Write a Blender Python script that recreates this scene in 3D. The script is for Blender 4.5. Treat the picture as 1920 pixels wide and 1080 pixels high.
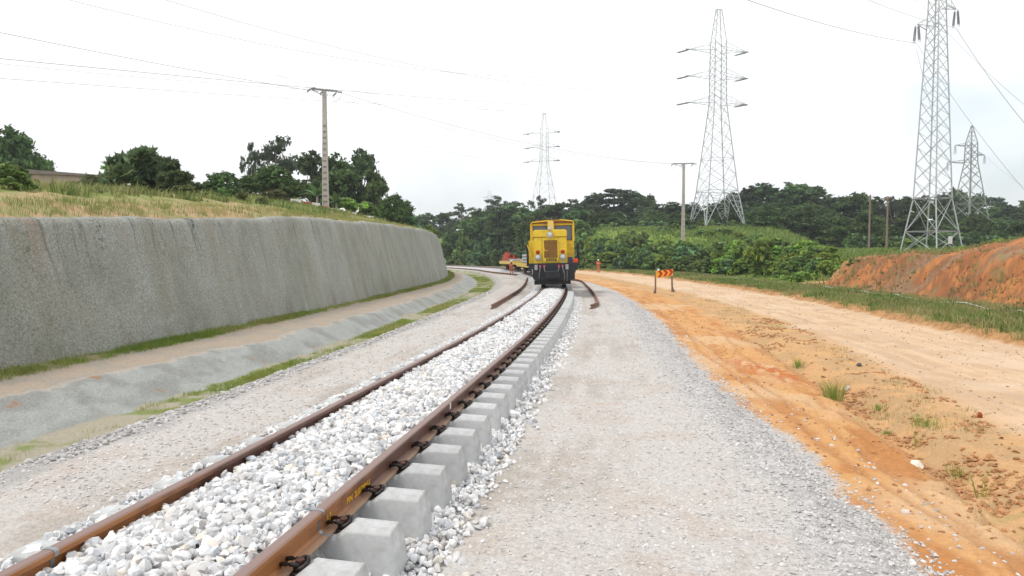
import bpy, bmesh, math, random
import numpy as np
from math import radians as R, sin, cos, pi, atan2, hypot, sqrt
from mathutils import Vector, Matrix
random.seed(7); RNG = np.random.default_rng(11)
SC = bpy.context.scene; COL = SC.collection
for o in list(bpy.data.objects): bpy.data.objects.remove(o)

# ---------------------------------------------------------------- camera, sky, sun, exposure
FPX, VH, CH = 1320.0, 485.0, 1.9            # focal length in photo pixels, horizon row, camera height
PIT = math.atan((540 - VH) / FPX)
cam = bpy.data.cameras.new('camera'); camo = bpy.data.objects.new('camera', cam); COL.objects.link(camo)
cam.sensor_width = 36; cam.lens = 36 * FPX / 1920; cam.clip_start = .1; cam.clip_end = 6000
camo.location = (0, 0, CH); camo.rotation_euler = (pi / 2 - PIT, 0, 0); SC.camera = camo

SUN_EL, SUN_AZ = R(58), R(-115)             # azimuth measured from +Y towards +X : high on the left, a little behind
w = bpy.data.worlds.new('World'); SC.world = w; w.use_nodes = True
nt = w.node_tree; nt.nodes.clear(); N = nt.nodes.new; Lk = nt.links.new
sky = N('ShaderNodeTexSky'); sky.sky_type = 'NISHITA'; sky.sun_disc = False
sky.sun_elevation = SUN_EL; sky.sun_rotation = SUN_AZ % (2 * pi); sky.air_density = 1.2; sky.dust_density = 3
b1 = N('ShaderNodeBackground'); b1.inputs['Strength'].default_value = .14
b2 = N('ShaderNodeBackground'); b2.inputs['Color'].default_value = (.985, .99, 1, 1); b2.inputs['Strength'].default_value = .88
mixs = N('ShaderNodeMixShader'); outw = N('ShaderNodeOutputWorld'); tc = N('ShaderNodeTexCoord')
nz = N('ShaderNodeTexNoise'); nz.inputs['Scale'].default_value = 3.2; nz.inputs['Detail'].default_value = 4; nz.inputs['Roughness'].default_value = .55
Lk(tc.outputs['Generated'], nz.inputs['Vector'])
def blob(u, v, r0, r1):                     # a gap in the cloud cover round one direction of the sky
    d = Vector(((u - 960) / FPX, cos(PIT) - (v - 540) / FPX * sin(PIT), -sin(PIT) - (v - 540) / FPX * cos(PIT))).normalized()
    dt = N('ShaderNodeVectorMath'); dt.operation = 'DOT_PRODUCT'; dt.inputs[1].default_value = d
    nrm = N('ShaderNodeVectorMath'); nrm.operation = 'NORMALIZE'; Lk(tc.outputs['Generated'], nrm.inputs[0]); Lk(nrm.outputs[0], dt.inputs[0])
    m = N('ShaderNodeMapRange'); m.inputs['From Min'].default_value = cos(r1); m.inputs['From Max'].default_value = cos(r0)
    Lk(dt.outputs['Value'], m.inputs['Value']); return m.outputs[0]
tot = None
for bl in [(850, 365, 0, .11), (1900, 165, 0, .14), (1890, 330, 0, .06)]:
    o_ = blob(*bl)
    if tot is None: tot = o_
    else:
        a = N('ShaderNodeMath'); a.operation = 'MAXIMUM'; Lk(tot, a.inputs[0]); Lk(o_, a.inputs[1]); tot = a.outputs[0]
gap = N('ShaderNodeMath'); gap.operation = 'MULTIPLY'; Lk(tot, gap.inputs[0])
nr = N('ShaderNodeMapRange'); nr.inputs['From Min'].default_value = .36; nr.inputs['From Max'].default_value = .6; Lk(nz.outputs['Fac'], nr.inputs['Value'])
Lk(nr.outputs[0], gap.inputs[1])
inv = N('ShaderNodeMath'); inv.operation = 'MULTIPLY_ADD'; inv.inputs[1].default_value = -.7; inv.inputs[2].default_value = 1; Lk(gap.outputs[0], inv.inputs[0])
Lk(sky.outputs[0], b1.inputs['Color']); Lk(inv.outputs[0], mixs.inputs['Fac']); Lk(b1.outputs[0], mixs.inputs[1]); Lk(b2.outputs[0], mixs.inputs[2]); Lk(mixs.outputs[0], outw.inputs['Surface'])
sl = bpy.data.lights.new('sun', 'SUN'); sl.energy = 1.5; sl.angle = R(11); sl.color = (1, .96, .9)
so = bpy.data.objects.new('sun', sl); COL.objects.link(so)
sd = Vector((sin(SUN_AZ) * cos(SUN_EL), cos(SUN_AZ) * cos(SUN_EL), sin(SUN_EL))); so.rotation_euler = sd.to_track_quat('Z', 'Y').to_euler()
SC.view_settings.view_transform = 'Standard'; SC.view_settings.look = 'None'; SC.view_settings.gamma = 1
SC.view_settings.exposure = .58
SC.render.engine = 'CYCLES'; SC.cycles.max_bounces = 6; SC.cycles.transparent_max_bounces = 8

# ---------------------------------------------------------------- small helpers
def tag(o, label=None, cat=None, group=None, kind=None):
    if label: o['label'] = label
    if cat: o['category'] = cat
    if group: o['group'] = group
    if kind: o['kind'] = kind
    return o
def empty(name, loc, rz=0):
    o = bpy.data.objects.new(name, None); COL.objects.link(o); o.location = loc; o.rotation_euler = (0, 0, rz); o.empty_display_size = .2; return o
def npmesh(name, V, F, m, parent=None, col=None, smooth=False, k=None):
    V = np.asarray(V, dtype=np.float32).reshape(-1, 3); F = np.asarray(F, dtype=np.int32); k = F.shape[1]
    me = bpy.data.meshes.new(name); me.vertices.add(len(V)); me.vertices.foreach_set('co', V.ravel())
    me.loops.add(F.size); me.loops.foreach_set('vertex_index', F.ravel())
    me.polygons.add(len(F)); me.polygons.foreach_set('loop_start', np.arange(0, F.size, k, dtype=np.int32))
    me.polygons.foreach_set('loop_total', np.full(len(F), k, dtype=np.int32))
    me.polygons.foreach_set('use_smooth', np.full(len(F), bool(smooth)))
    if col is not None:
        a = me.color_attributes.new('Col', 'FLOAT_COLOR', 'POINT'); c = np.ones((len(V), 4), dtype=np.float32); c[:, :3] = col; a.data.foreach_set('color', c.ravel())
    me.update(calc_edges=True); me.materials.append(m)
    o = bpy.data.objects.new(name, me); COL.objects.link(o)
    if parent: o.parent = parent
    return o
class MB:
    def __init__(s): s.v = []; s.f = []; s.sm = False
    def add(s, vs, fs):
        n = len(s.v); s.v += [tuple(p) for p in vs]; s.f += [tuple(i + n for i in f) for f in fs]; return s
    def box(s, x0, x1, y0, y1, z0, z1, bev=0):
        if bev:
            b = bev; P = []
            for z, i in ((z0, b), (z0 + b, 0), (z1 - b, 0), (z1, b)):
                P += [(x0 + i, y0 + b, z), (x0 + b, y0 + i, z), (x1 - b, y0 + i, z), (x1 - i, y0 + b, z), (x1 - i, y1 - b, z), (x1 - b, y1 - i, z), (x0 + b, y1 - i, z), (x0 + i, y1 - b, z)]
            fs = [tuple(range(7, -1, -1)), tuple(range(24, 32))]
            for r in range(3):
                for k in range(8): fs.append((r * 8 + k, r * 8 + (k + 1) % 8, (r + 1) * 8 + (k + 1) % 8, (r + 1) * 8 + k))
            return s.add(P, fs)
        return s.add([(x0, y0, z0), (x1, y0, z0), (x1, y1, z0), (x0, y1, z0), (x0, y0, z1), (x1, y0, z1), (x1, y1, z1), (x0, y1, z1)],
                     [(0, 3, 2, 1), (4, 5, 6, 7), (0, 1, 5, 4), (1, 2, 6, 5), (2, 3, 7, 6), (3, 0, 4, 7)])
    def tube(s, pts, r, n=6, caps=True):
        pts = [Vector(p) for p in pts]; rs = r if isinstance(r, (list, tuple)) else [r] * len(pts); m = len(pts); V = []
        up = None
        for i, p in enumerate(pts):
            t = (pts[min(i + 1, m - 1)] - pts[max(i - 1, 0)]).normalized()
            if up is None: up = Vector((0, 0, 1)) if abs(t.z) < .9 else Vector((1, 0, 0))
            a = t.cross(up); a = a.normalized() if a.length > 1e-5 else t.orthogonal().normalized(); b = t.cross(a).normalized(); up = -b if False else up
            V += [p + (a * cos(2 * pi * k / n + pi / n) + b * sin(2 * pi * k / n + pi / n)) * rs[i] for k in range(n)]
        F = [(i * n + k, i * n + (k + 1) % n, (i + 1) * n + (k + 1) % n, (i + 1) * n + k) for i in range(m - 1) for k in range(n)]
        if caps: F += [tuple(range(n - 1, -1, -1)), tuple((m - 1) * n + k for k in range(n))]
        return s.add(V, F)
    def bar(s, a, b, wd): return s.tube([a, b], wd * .707, 4)
    def disc(s, c, nrm, r, h, n=20, r2=None):
        c = Vector(c); nrm = Vector(nrm).normalized(); return s.tube([c, c + nrm * h], [r, r if r2 is None else r2], n)
    def prism(s, poly, y0, y1, axis='y'):     # polygon of (x,z) pushed along y ; axis 'x' : polygon of (y,z) pushed along x
        n = len(poly)
        if axis == 'y': V = [(p[0], y0, p[1]) for p in poly] + [(p[0], y1, p[1]) for p in poly]
        else: V = [(y0, p[0], p[1]) for p in poly] + [(y1, p[0], p[1]) for p in poly]
        return s.add(V, [tuple(range(n)), tuple(range(2 * n - 1, n - 1, -1))] + [(i, n + i, n + (i + 1) % n, (i + 1) % n) for i in range(n)])
    def sphere(s, c, r, nu=10, nv=6, sc=(1, 1, 1)):
        V = [(c[0] + r * sc[0] * sin(pi * j / nv) * cos(2 * pi * i / nu), c[1] + r * sc[1] * sin(pi * j / nv) * sin(2 * pi * i / nu), c[2] + r * sc[2] * cos(pi * j / nv)) for j in range(nv + 1) for i in range(nu)]
        return s.add(V, [(j * nu + i, (j + 1) * nu + i, (j + 1) * nu + (i + 1) % nu, j * nu + (i + 1) % nu) for j in range(nv) for i in range(nu)])
    def build(s, name, m, parent=None, smooth=False, loc=None):
        me = bpy.data.meshes.new(name); me.from_pydata(s.v, [], s.f)
        bm = bmesh.new(); bm.from_mesh(me); bmesh.ops.recalc_face_normals(bm, faces=bm.faces); bm.to_mesh(me); bm.free()
        if smooth: me.shade_smooth()
        me.materials.append(m); o = bpy.data.objects.new(name, me); COL.objects.link(o)
        if parent: o.parent = parent
        if loc: o.location = loc
        return o
def copy_tree(o, parent=None):
    c = o.copy(); COL.objects.link(c); c.parent = parent
    if parent is not None: c.matrix_parent_inverse = o.matrix_parent_inverse.copy()
    for ch in list(o.children): copy_tree(ch, c)
    return c

# ---------------------------------------------------------------- materials
def mat(name, col, rough=.8, var=.12, scale=8, bump=0, bscale=40, metal=0, spec=.3, attr=False, col2=None, c2scale=2, c2lo=.45, c2hi=.65, coord='Object', detail=5, stretch=None, transl=0, orand=0):
    m = bpy.data.materials.new(name); m.use_nodes = True; t = m.node_tree; bs = t.nodes['Principled BSDF']; n = t.nodes.new; l = t.links.new
    bs.inputs['Roughness'].default_value = rough; bs.inputs['Metallic'].default_value = metal; bs.inputs['Specular IOR Level'].default_value = spec
    tcn = n('ShaderNodeTexCoord'); vec = tcn.outputs[coord]
    if stretch:
        mp = n('ShaderNodeMapping'); mp.inputs['Scale'].default_value = stretch; l(vec, mp.inputs[0]); vec = mp.outputs[0]
    if attr: at_ = n('ShaderNodeAttribute'); at_.attribute_name = 'Col'; base = at_.outputs['Color']
    else: rg = n('ShaderNodeRGB'); rg.outputs[0].default_value = (*col, 1); base = rg.outputs[0]
    if col2:
        z = n('ShaderNodeTexNoise'); z.inputs['Scale'].default_value = c2scale; z.inputs['Detail'].default_value = 6; z.inputs['Roughness'].default_value = .6; l(vec, z.inputs['Vector'])
        mr = n('ShaderNodeMapRange'); mr.inputs['From Min'].default_value = c2lo; mr.inputs['From Max'].default_value = c2hi; l(z.outputs['Fac'], mr.inputs['Value'])
        mx = n('ShaderNodeMix'); mx.data_type = 'RGBA'; l(mr.outputs[0], mx.inputs['Factor']); l(base, mx.inputs['A']); mx.inputs['B'].default_value = (*col2, 1); base = mx.outputs['Result']
    if var:
        z = n('ShaderNodeTexNoise'); z.inputs['Scale'].default_value = scale; z.inputs['Detail'].default_value = detail; z.inputs['Roughness'].default_value = .65; l(vec, z.inputs['Vector'])
        mr = n('ShaderNodeMapRange'); mr.inputs['From Min'].default_value = .3; mr.inputs['From Max'].default_value = .7; mr.inputs['To Min'].default_value = 1 - var; mr.inputs['To Max'].default_value = 1 + var; l(z.outputs['Fac'], mr.inputs['Value'])
        mx = n('ShaderNodeVectorMath'); mx.operation = 'SCALE'; l(base, mx.inputs[0]); l(mr.outputs[0], mx.inputs['Scale']); base = mx.outputs[0]
    if orand:
        oi = n('ShaderNodeObjectInfo'); mr = n('ShaderNodeMapRange'); mr.inputs['To Min'].default_value = 1 - orand; mr.inputs['To Max'].default_value = 1 + orand; l(oi.outputs['Random'], mr.inputs['Value'])
        mx = n('ShaderNodeVectorMath'); mx.operation = 'SCALE'; l(base, mx.inputs[0]); l(mr.outputs[0], mx.inputs['Scale'])
        hs = n('ShaderNodeHueSaturation'); m3 = n('ShaderNodeMath'); m3.operation = 'MULTIPLY_ADD'; m3.inputs[1].default_value = orand * .16; m3.inputs[2].default_value = .5 - orand * .1; l(oi.outputs['Random'], m3.inputs[0])
        if transl: l(m3.outputs[0], hs.inputs['Hue'])
        l(mx.outputs[0], hs.inputs['Color']); base = hs.outputs[0]
    l(base, bs.inputs['Base Color'])
    if bump:
        z = n('ShaderNodeTexNoise'); z.inputs['Scale'].default_value = bscale; z.inputs['Detail'].default_value = 6; z.inputs['Roughness'].default_value = .7; l(vec, z.inputs['Vector'])
        bp = n('ShaderNodeBump'); bp.inputs['Strength'].default_value = 1; bp.inputs['Distance'].default_value = bump; l(z.outputs['Fac'], bp.inputs['Height']); l(bp.outputs[0], bs.inputs['Normal'])
    if transl:
        tr = n('ShaderNodeBsdfTranslucent'); l(base, tr.inputs['Color']); ms = n('ShaderNodeMixShader'); ms.inputs[0].default_value = transl
        l(bs.outputs[0], ms.inputs[1]); l(tr.outputs[0], ms.inputs[2]); l(ms.outputs[0], t.nodes['Material Output'].inputs['Surface'])
    return m
MT = {}
MT['rust'] = mat('rail_rust', (.125, .06, .042), .55, .3, 9, .0015, 90, metal=.25, spec=.5, col2=(.3, .13, .045), c2scale=1.1, c2lo=.5, c2hi=.68)
MT['rust_old'] = mat('loose_rail_rust', (.17, .09, .06), .7, .25, 6)
MT['concrete'] = mat('sleeper_concrete', (.45, .46, .465), .85, .13, 14, .002, 120, spec=.25, col2=(.35, .35, .34), c2scale=5, orand=.09)
MT['clip'] = mat('clip_steel', (.03, .024, .022), .45, .4, 30, metal=.5, spec=.5)
MT['bolt'] = mat('bolt_rust', (.09, .04, .03), .5, .3, 30, metal=.4)
MT['pad'] = mat('rubber_pad', (.03, .03, .03), .8)
MT['weld'] = mat('ground_weld', (.3, .31, .33), .35, .15, 40, metal=.7)
MT['stone'] = mat('ballast_stone', (1, 1, 1), .9, .1, 30, .003, 60, attr=True, spec=.2)
MT['leaf'] = mat('foliage', (1, 1, 1), .6, .22, .6, attr=True, spec=.25, transl=.38, orand=.25)
MT['grass'] = mat('grass_blades', (1, 1, 1), .7, .15, .8, attr=True, spec=.2, transl=.3)
MT['bark'] = mat('bark', (.13, .105, .08), .9, .3, 6, .02, 20)
MT['palebark'] = mat('pale_bark', (.26, .24, .2), .9, .2, 6)
MT['yellow'] = mat('yellow_paint', (.66, .46, .022), .42, .1, 3, spec=.4, col2=(.36, .24, .05), c2scale=2.6, c2lo=.54, c2hi=.8)
MT['yellow2'] = mat('faded_yellow_paint', (.62, .45, .14), .6, .15, 3)
MT['black'] = mat('black_paint', (.012, .013, .018), .5, .3, 5, spec=.4)
MT['dark'] = mat('undergear', (.02, .018, .017), .7, .3, 8)
MT['brown'] = mat('radiator_mesh', (.25, .13, .03), .6, .2, 10)
MT['roofrust'] = mat('rusty_roof', (.22, .085, .03), .6, .3, 6)
MT['red'] = mat('red_lens', (.35, .02, .012), .25, .05)
MT['redpaint'] = mat('red_paint', (.55, .06, .02), .5, .2, 5)
MT['lamp'] = mat('lamp_glass', (.5, .52, .52), .15, .05, spec=.6)
MT['chrome'] = mat('lamp_rim', (.32, .31, .28), .4, .05, metal=.5)
MT['glass'] = mat('cab_glass', (.07, .075, .09), .08, .25, 2, spec=.7)
MT['grey'] = mat('grey_steel', (.3, .3, .31), .6, .15, 8)
MT['hose'] = mat('hose', (.16, .15, .15), .5)
MT['pink'] = mat('red_cock', (.42, .06, .12), .5)
MT['blue'] = mat('dark_blue', (.05, .06, .13), .5)
MT['gal'] = mat('galvanised_steel', (.42, .44, .45), .55, .12, 3, metal=.3)
MT['gald'] = mat('weathered_galvanised_steel', (.27, .27, .27), .6, .15, 3, metal=.3)
MT['ins'] = mat('insulator_glass', (.24, .25, .26), .3)
MT['pole'] = mat('pole_concrete', (.40, .36, .33), .85, .1, 4, .004, 30)
MT['wood'] = mat('weathered_wood', (.2, .15, .11), .85, .25, 12, stretch=(4, 4, 1))
MT['wire'] = mat('conductor', (.2, .2, .2), .6)
MT['signy'] = mat('sign_yellow', (.8, .42, .03), .5, .06)
MT['signr'] = mat('sign_red', (.5, .015, .01), .5, .06)
MT['white'] = mat('white_paint', (.72, .7, .68), .7, .1, 6)
MT['kerbred'] = mat('faded_red_paint', (.4, .1, .07), .8, .25, 8)
MT['orange_cloth'] = mat('hi_vis_orange_cloth', (.58, .12, .045), .8, .12, 8)
MT['strip'] = mat('reflective_strip', (.7, .7, .66), .4)
MT['skin'] = mat('skin', (.07, .04, .028), .6)
MT['shoe'] = mat('dark_boots', (.02, .02, .02), .7)
MT['pipe'] = mat('white_plastic_pipe', (.45, .45, .42), .6, .15)
MT['block'] = mat('blockwork', (.36, .28, .245), .9, .2, 3, .01, 20)
MT['roofsheet'] = mat('old_sheet_roof', (.18, .15, .14), .7, .2, 3)
MT['chalk'] = mat('yellow_marker', (.75, .42, .02), .7, .05)
MT['strap'] = mat('lashing', (.04, .035, .03), .8)

# ---------------------------------------------------------------- noise and the lie of the land
def _h(ix, iy, sd):
    n = (ix * 374761393 + iy * 668265263 + sd * 982451653) & 0xffffffff
    n = ((n ^ (n >> 13)) * 1274126177) & 0xffffffff; return ((n ^ (n >> 16)) & 0xffff) / 65535.0
def vn(x, y, sd=0):
    x = np.asarray(x, float); y = np.asarray(y, float); ix = np.floor(x).astype(np.int64); iy = np.floor(y).astype(np.int64); fx = x - ix; fy = y - iy
    fx = fx * fx * (3 - 2 * fx); fy = fy * fy * (3 - 2 * fy)
    return (_h(ix, iy, sd) * (1 - fx) + _h(ix + 1, iy, sd) * fx) * (1 - fy) + (_h(ix, iy + 1, sd) * (1 - fx) + _h(ix + 1, iy + 1, sd) * fx) * fy
def fbm(x, y, sd=0, o=4, g=.5):
    s = 0; a = 1; t = 0
    for i in range(o): s = s + a * vn(x * 2 ** i + 17 * i, y * 2 ** i - 9 * i, sd + i); t += a; a *= g
    return s / t
def sm(a, b, x): t = np.clip((np.asarray(x, float) - a) / (b - a), 0, 1); return t * t * (3 - 2 * t)
_cy = np.array([-12, -4, 0, 3.4, 5, 9.87, 12.6, 17.7, 28, 34, 45, 52.]); _cx = np.array([-4.2, -2.95, -2.33, -1.78, -1.55, -.82, -.41, .3, 1.45, 2.0, 2.68, 2.8])
_fine = np.linspace(-12, 52, 641)
def _smooth():
    c = np.interp(_fine, _cy, _cx); k = np.ones(61) / 61
    for _ in range(3):
        p = np.concatenate([c[0] + (c[1] - c[0]) * np.arange(-30, 0), c, c[-1] + 0 * np.arange(30)]); c = np.convolve(p, k, 'valid')
    return c
_cc = _smooth(); _cc += (2.8 - _cc[-1]); _th = np.arctan(np.gradient(_cc, _fine)); _th[-1] = 0
CX0 = _cc[-1] - 205.0
def center(s):                               # -> x, y, heading of the track centre line at chainage s
    if s <= 52: return float(np.interp(s, _fine, _cc)), float(s), float(np.interp(s, _fine, _th))
    a = (s - 52) / 205.; return CX0 + 205 * cos(a), 52 + 205 * sin(a), -a
def sd_of(x, y):
    x = np.asarray(x, float); y = np.asarray(y, float)
    c = np.interp(y, _fine, _cc); th = np.interp(y, _fine, _th); d1 = (x - c) * np.cos(th)
    r = np.hypot(x - CX0, y - 52); d2 = r - 205; s2 = 52 + 205 * np.arctan2(y - 52, np.maximum(x - CX0, 1))
    return np.where(y < 52, y, s2), np.where(y < 52, d1, d2)
def from_sd(s, d):
    x, y, t = center(s); return x + d * cos(t), y - d * sin(t)
def lim(s):
    i = np.interp
    return dict(fe=i(s, [6, 30, 50], [-3.1, -3.7, -3.8]), foot=i(s, [8, 13, 30, 50], [-4.75, -4.65, -5.4, -5.7]), crest=i(s, [8, 16, 31, 50], [-5.8, -5.6, -6.1, -6.85]),
                wall=i(s, [6, 12, 22, 32, 45], [-6.9, -7.05, -7.5, -8.0, -8.3]), gi=i(s, [4, 10, 18, 50], [3.8, 3.45, 3.05, 3.15]), go=i(s, [4, 8, 14, 50], [4.4, 4.15, 3.85, 4.0]),
                rn=i(s, [8, 16, 23, 60, 92], [7.0, 7.6, 8.15, 8.2, 9.3]), rf=i(s, [16, 30, 53, 90], [11.8, 12.3, 13.1, 13.6]), pipe=i(s, [24, 44, 56, 90], [16.4, 17.1, 18, 19]),
                T=i(s, [4, 10, 16, 24, 36, 50, 60, 68, 80, 100], [2.4, 2.55, 2.9, 3.35, 3.75, 4.05, 4.15, 4.0, 3.2, 1.6]),
                gu=i(s, [4, 6, 10, 14, 20, 30], [5.7, 5.6, 5.85, 6.0, 6.2, 6.5]))
def ground(x, y, rough=True):
    x = np.asarray(x, float); y = np.asarray(y, float); s, d = sd_of(x, y); L = lim(s)
    n1 = fbm(x * .9, y * .9, 3) - .5; n2 = fbm(x * 3.5, y * 3.5, 5) - .5; n3 = fbm(x * .22, y * .22, 9) - .5
    z = np.zeros_like(s) + .3 * sm(50, 95, s)
    dn = d + n1 * .25
    z = z - .3 * sm(L['fe'], L['fe'] - .75, d + n1 * .1)
    z = z + .36 * sm(-.12, 1.12, (L['foot'] - d + n2 * .03) / np.maximum(L['foot'] - L['crest'], .1))
    z = z + .13 * sm(L['crest'] + .1, L['wall'], d)
    back = sm(L['wall'] - .42, L['wall'] - 1.15, d)
    z = z * (1 - back) + back * (L['T'] - .06)
    beh = np.maximum(L['wall'] - 1.15 - d, 0); bs_ = .075 + .13 * sm(20, 56, s)
    z = z + back * (sm(46, 26, s) * .85 * (1 - np.exp(-beh / 2.2)) + (1 - sm(46, 26, s)) * bs_ * np.minimum(beh, 13) + .02 * np.clip(beh - 13, 0, 60)) * (1 - .85 * sm(75, 120, s)) + back * sm(.5, 3, beh) * (n1 * .35 + n2 * .12)
    # right hand side
    z = z - .2 * sm(L['gi'], L['go'], d + n2 * .3) - .05 * sm(L['go'], L['go'] + 2, d)
    z = z - .2 * np.exp(-((d + n1 * .5 - L['gu']) / .32) ** 2) * sm(26, 14, s)
    rg = sm(L['go'] + .5, L['go'] + 1.3, d) * sm(L['rn'] + .2, L['rn'] - .6, d)
    z = z + rg * (n1 * .16 + n2 * .10)
    z = z + .1 * np.exp(-((d - L['go'] - .9 + n1) / .3) ** 2) * n2 * 2
    for k_, o_ in ((.45, 0), (.62, 1), (1.35, 2)): z = z - .022 * np.exp(-((d - L['go'] - k_ + (fbm(s * .25, 0 * s + o_, 47) - .5) * .5) / .05) ** 2) * sm(.3, .45, fbm(s * .5, 0 * s + o_, 48))
    rd = sm(L['rn'] - .3, L['rn'] + .5, d) * sm(L['rf'] + .2, L['rf'] - .3, d)
    z = z - .03 * rd * (np.exp(-((d - L['rn'] - 1.3) / .35) ** 2) + np.exp(-((d - L['rn'] - 3.0) / .35) ** 2)) + rd * n1 * .03
    vg = sm(L['rf'] - .1 + n1 * .5, L['rf'] + .55 + n1 * .5, d)
    z = z + vg * (.2 + n1 * .25 + n2 * .1)
    P = 2.05 + 4.95 * sm(66, 138, y) * sm(.47, .36, x / np.maximum(y, 1)) + .012 * np.clip(d - 24, 0, 120) + n3 * .25
    cut = sm(0, 1, (d - (L['pipe'] + .9) + n1 * .5) / 2.9)
    berm = sm(0, 1, (d - (L['pipe'] + 2.2) + n1 * 1.0) / 8.5)
    ramp = sm(0, 1, (d - (L['pipe'] + .5)) / 13.)
    wc = sm(50.5, 48.5, s + n1 * 1.5); wr = sm(48.5, 50.5, s + n1 * 1.5) * sm(57, 54, s); wb = sm(54, 57, s)
    lip = cut * (.12 * np.exp(-((d - L['pipe'] - 5.3) / 1.6) ** 2) * (fbm(s * .35, d * 0, 31) * 1.6) + 1.25 * sm(40, 32, s) * sm(L['pipe'] + 2.5, L['pipe'] + 7.5, d))
    prof = wc * (cut + 0) + wr * ramp + wb * berm
    z = z + prof * (P + .1) + wc * lip
    z = z + wc * cut * (1 - cut) * 4 * ((fbm(s * 1.6 + d * .9, d * .35, 41) - .5) * 1.3 + (fbm(s * 4.5 + d * 2.2, d * .5, 45) - .5) * .8 + n2 * .4 + (fbm(s * 4 + d, d * .8, 43) - .5) * .35)
    far = sm(150, 400, y); z = z + far * 4 * (fbm(x * .01, y * .01, 77))
    if rough:
        form = sm(L['fe'] - .2, L['fe'] + .2, d) * sm(L['gi'] + .1, L['gi'] - .2, d)
        z = z + (fbm(x * 9, y * 9, 21, 3) - .5) * (.018 + .05 * (1 - form) * sm(L['crest'], L['crest'] - .1, -abs(d) * 0 + d * 0 + 1))
        z = z + form * n1 * .02
        z = z + (fbm(x * 14, y * 14, 23, 2) - .5) * .05 * sm(L['gi'] - .5, L['gi'], d) * sm(L['go'] + .3, L['go'], d)
        z = z + (n2 * .03 + (fbm(x * 8, y * 8, 29, 3) - .5) * .045) * sm(L['foot'] + .05, L['foot'] - .1, d) * sm(L['crest'] - .1, L['crest'] + .05, d)
    return z
def g(x, y, rough=False): return float(ground(np.array([x]), np.array([y]), rough)[0])
def ray(u, v): return np.array([(u - 960) / FPX, cos(PIT) - (v - 540) / FPX * sin(PIT), -sin(PIT) - (v - 540) / FPX * cos(PIT)])
def at(u, v, Y): r = ray(u, v); t = Y / r[1]; return Vector((r[0] * t, Y, CH + r[2] * t))
def hit(u, v, y0=2.2, y1=400):
    r = ray(u, v); Y = np.exp(np.linspace(math.log(y0), math.log(y1), 3000)); t = Y / r[1]; X = r[0] * t; Z = CH + r[2] * t
    k = np.nonzero(Z < ground(X, Y, False))[0]; i = k[0] if len(k) else len(Y) - 1
    return Vector((X[i], Y[i], g(X[i], Y[i])))
def onray(u, Y): x = (u - 960) / FPX * Y; return Vector((x, Y, g(x, Y)))

# ---------------------------------------------------------------- ground sheet, cut into its named zones
ys = np.concatenate([np.linspace(-14, 1.6, 40), np.exp(np.linspace(math.log(1.7), math.log(160), 860)), np.exp(np.linspace(math.log(165), math.log(1450), 50))])
ss = np.concatenate([np.linspace(-2.2, -1.02, 60), np.linspace(-1.0, 1.0, 1000), np.linspace(1.02, 2.2, 60)])
YY, SS = np.meshgrid(ys, ss, indexing='ij'); XX = SS * (np.maximum(YY, 0) * .86 + 3.2)
XX = XX + .07 * YY
XR, YR = XX.ravel(), YY.ravel(); S_, D_ = sd_of(XR, YR); LM = lim(S_); ZR = ground(XR, YR)
def C(*a): return np.array(a)[None, :]
n_a = fbm(XR * .5, YR * .5, 101)[:, None]; n_b = fbm(XR * 2.3, YR * 2.3, 102)[:, None]; n_c = fbm(XR * 9, YR * 9, 103, 3)[:, None]
n_s = fbm(D_ * 3.5, S_ * .35, 104)[:, None]          # streaks that run along the traffic direction
def mixc(a, b, t): return a * (1 - t) + b * t
def band(lo, hi, soft, x): return (sm(lo - soft, lo + soft, x) * (1 - sm(hi - soft, hi + soft, x)))[:, None]
dj = D_ + (n_b[:, 0] - .5) * .35 + (n_a[:, 0] - .5) * .5
formation = mixc(C(.46, .432, .408), C(.37, .335, .30), sm(.48, .68, n_a * .5 + n_s * .5)); formation = mixc(formation, C(.43, .36, .31), sm(.55, .72, n_b) * .5)
formation = mixc(formation, C(.50, .49, .48), sm(.56, .7, n_c) * .4)
shoulder = mixc(C(.44, .43, .425), C(.36, .35, .345), sm(.4, .65, n_c))
orange = mixc(C(.52, .285, .12), C(.42, .19, .07), sm(.45, .66, n_b * .5 + n_s * .5)); orange = mixc(orange, C(.55, .37, .215), sm(.46, .64, n_a) * .8)
rough_ = mixc(C(.50, .30, .145), C(.42, .27, .14), sm(.42, .6, n_b)); rough_ = mixc(rough_, C(.25, .25, .10), sm(.58, .7, n_c * .5 + n_a * .5) * .45)
road = mixc(C(.57, .405, .265), C(.49, .335, .21), sm(.42, .66, n_s * .6 + n_b * .4)); road = mixc(road, C(.41, .30, .21), sm(.5, .64, fbm(D_ * 7, S_ * .5, 106)[:, None]) * .45); road = mixc(road, C(.59, .455, .33), sm(.5, .65, n_a) * .6)
verge = mixc(C(.16, .20, .055), C(.25, .20, .08), sm(.45, .62, n_b))
scarp = mixc(C(.42, .23, .10), C(.3, .16, .07), sm(.45, .6, n_c))
cut_ = mixc(C(.45, .19, .065), C(.29, .115, .048), sm(.4, .6, fbm(S_ * 1.6 + D_ * .5, D_ * .5, 141)[:, None] * .6 + n_b * .4)); cut_ = mixc(cut_, C(.22, .18, .12), sm(.52, .64, fbm(S_ * 1.1 + D_ * .7, D_ * .5, 151)[:, None]) * .75)
hill = mixc(C(.13, .22, .035), C(.20, .25, .06), sm(.4, .62, n_b)); hill = mixc(hill, C(.09, .14, .035), sm(.55, .66, n_c) * .6)
ditchc = mixc(C(.19, .22, .08), C(.33, .3, .23), sm(.36, .58, n_b)); shot = mixc(C(.31, .322, .305), C(.25, .255, .24), sm(.4, .65, n_b)); shot = mixc(shot, C(.30, .17, .10), sm(.66, .74, n_a * .4 + n_b * .6))
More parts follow.
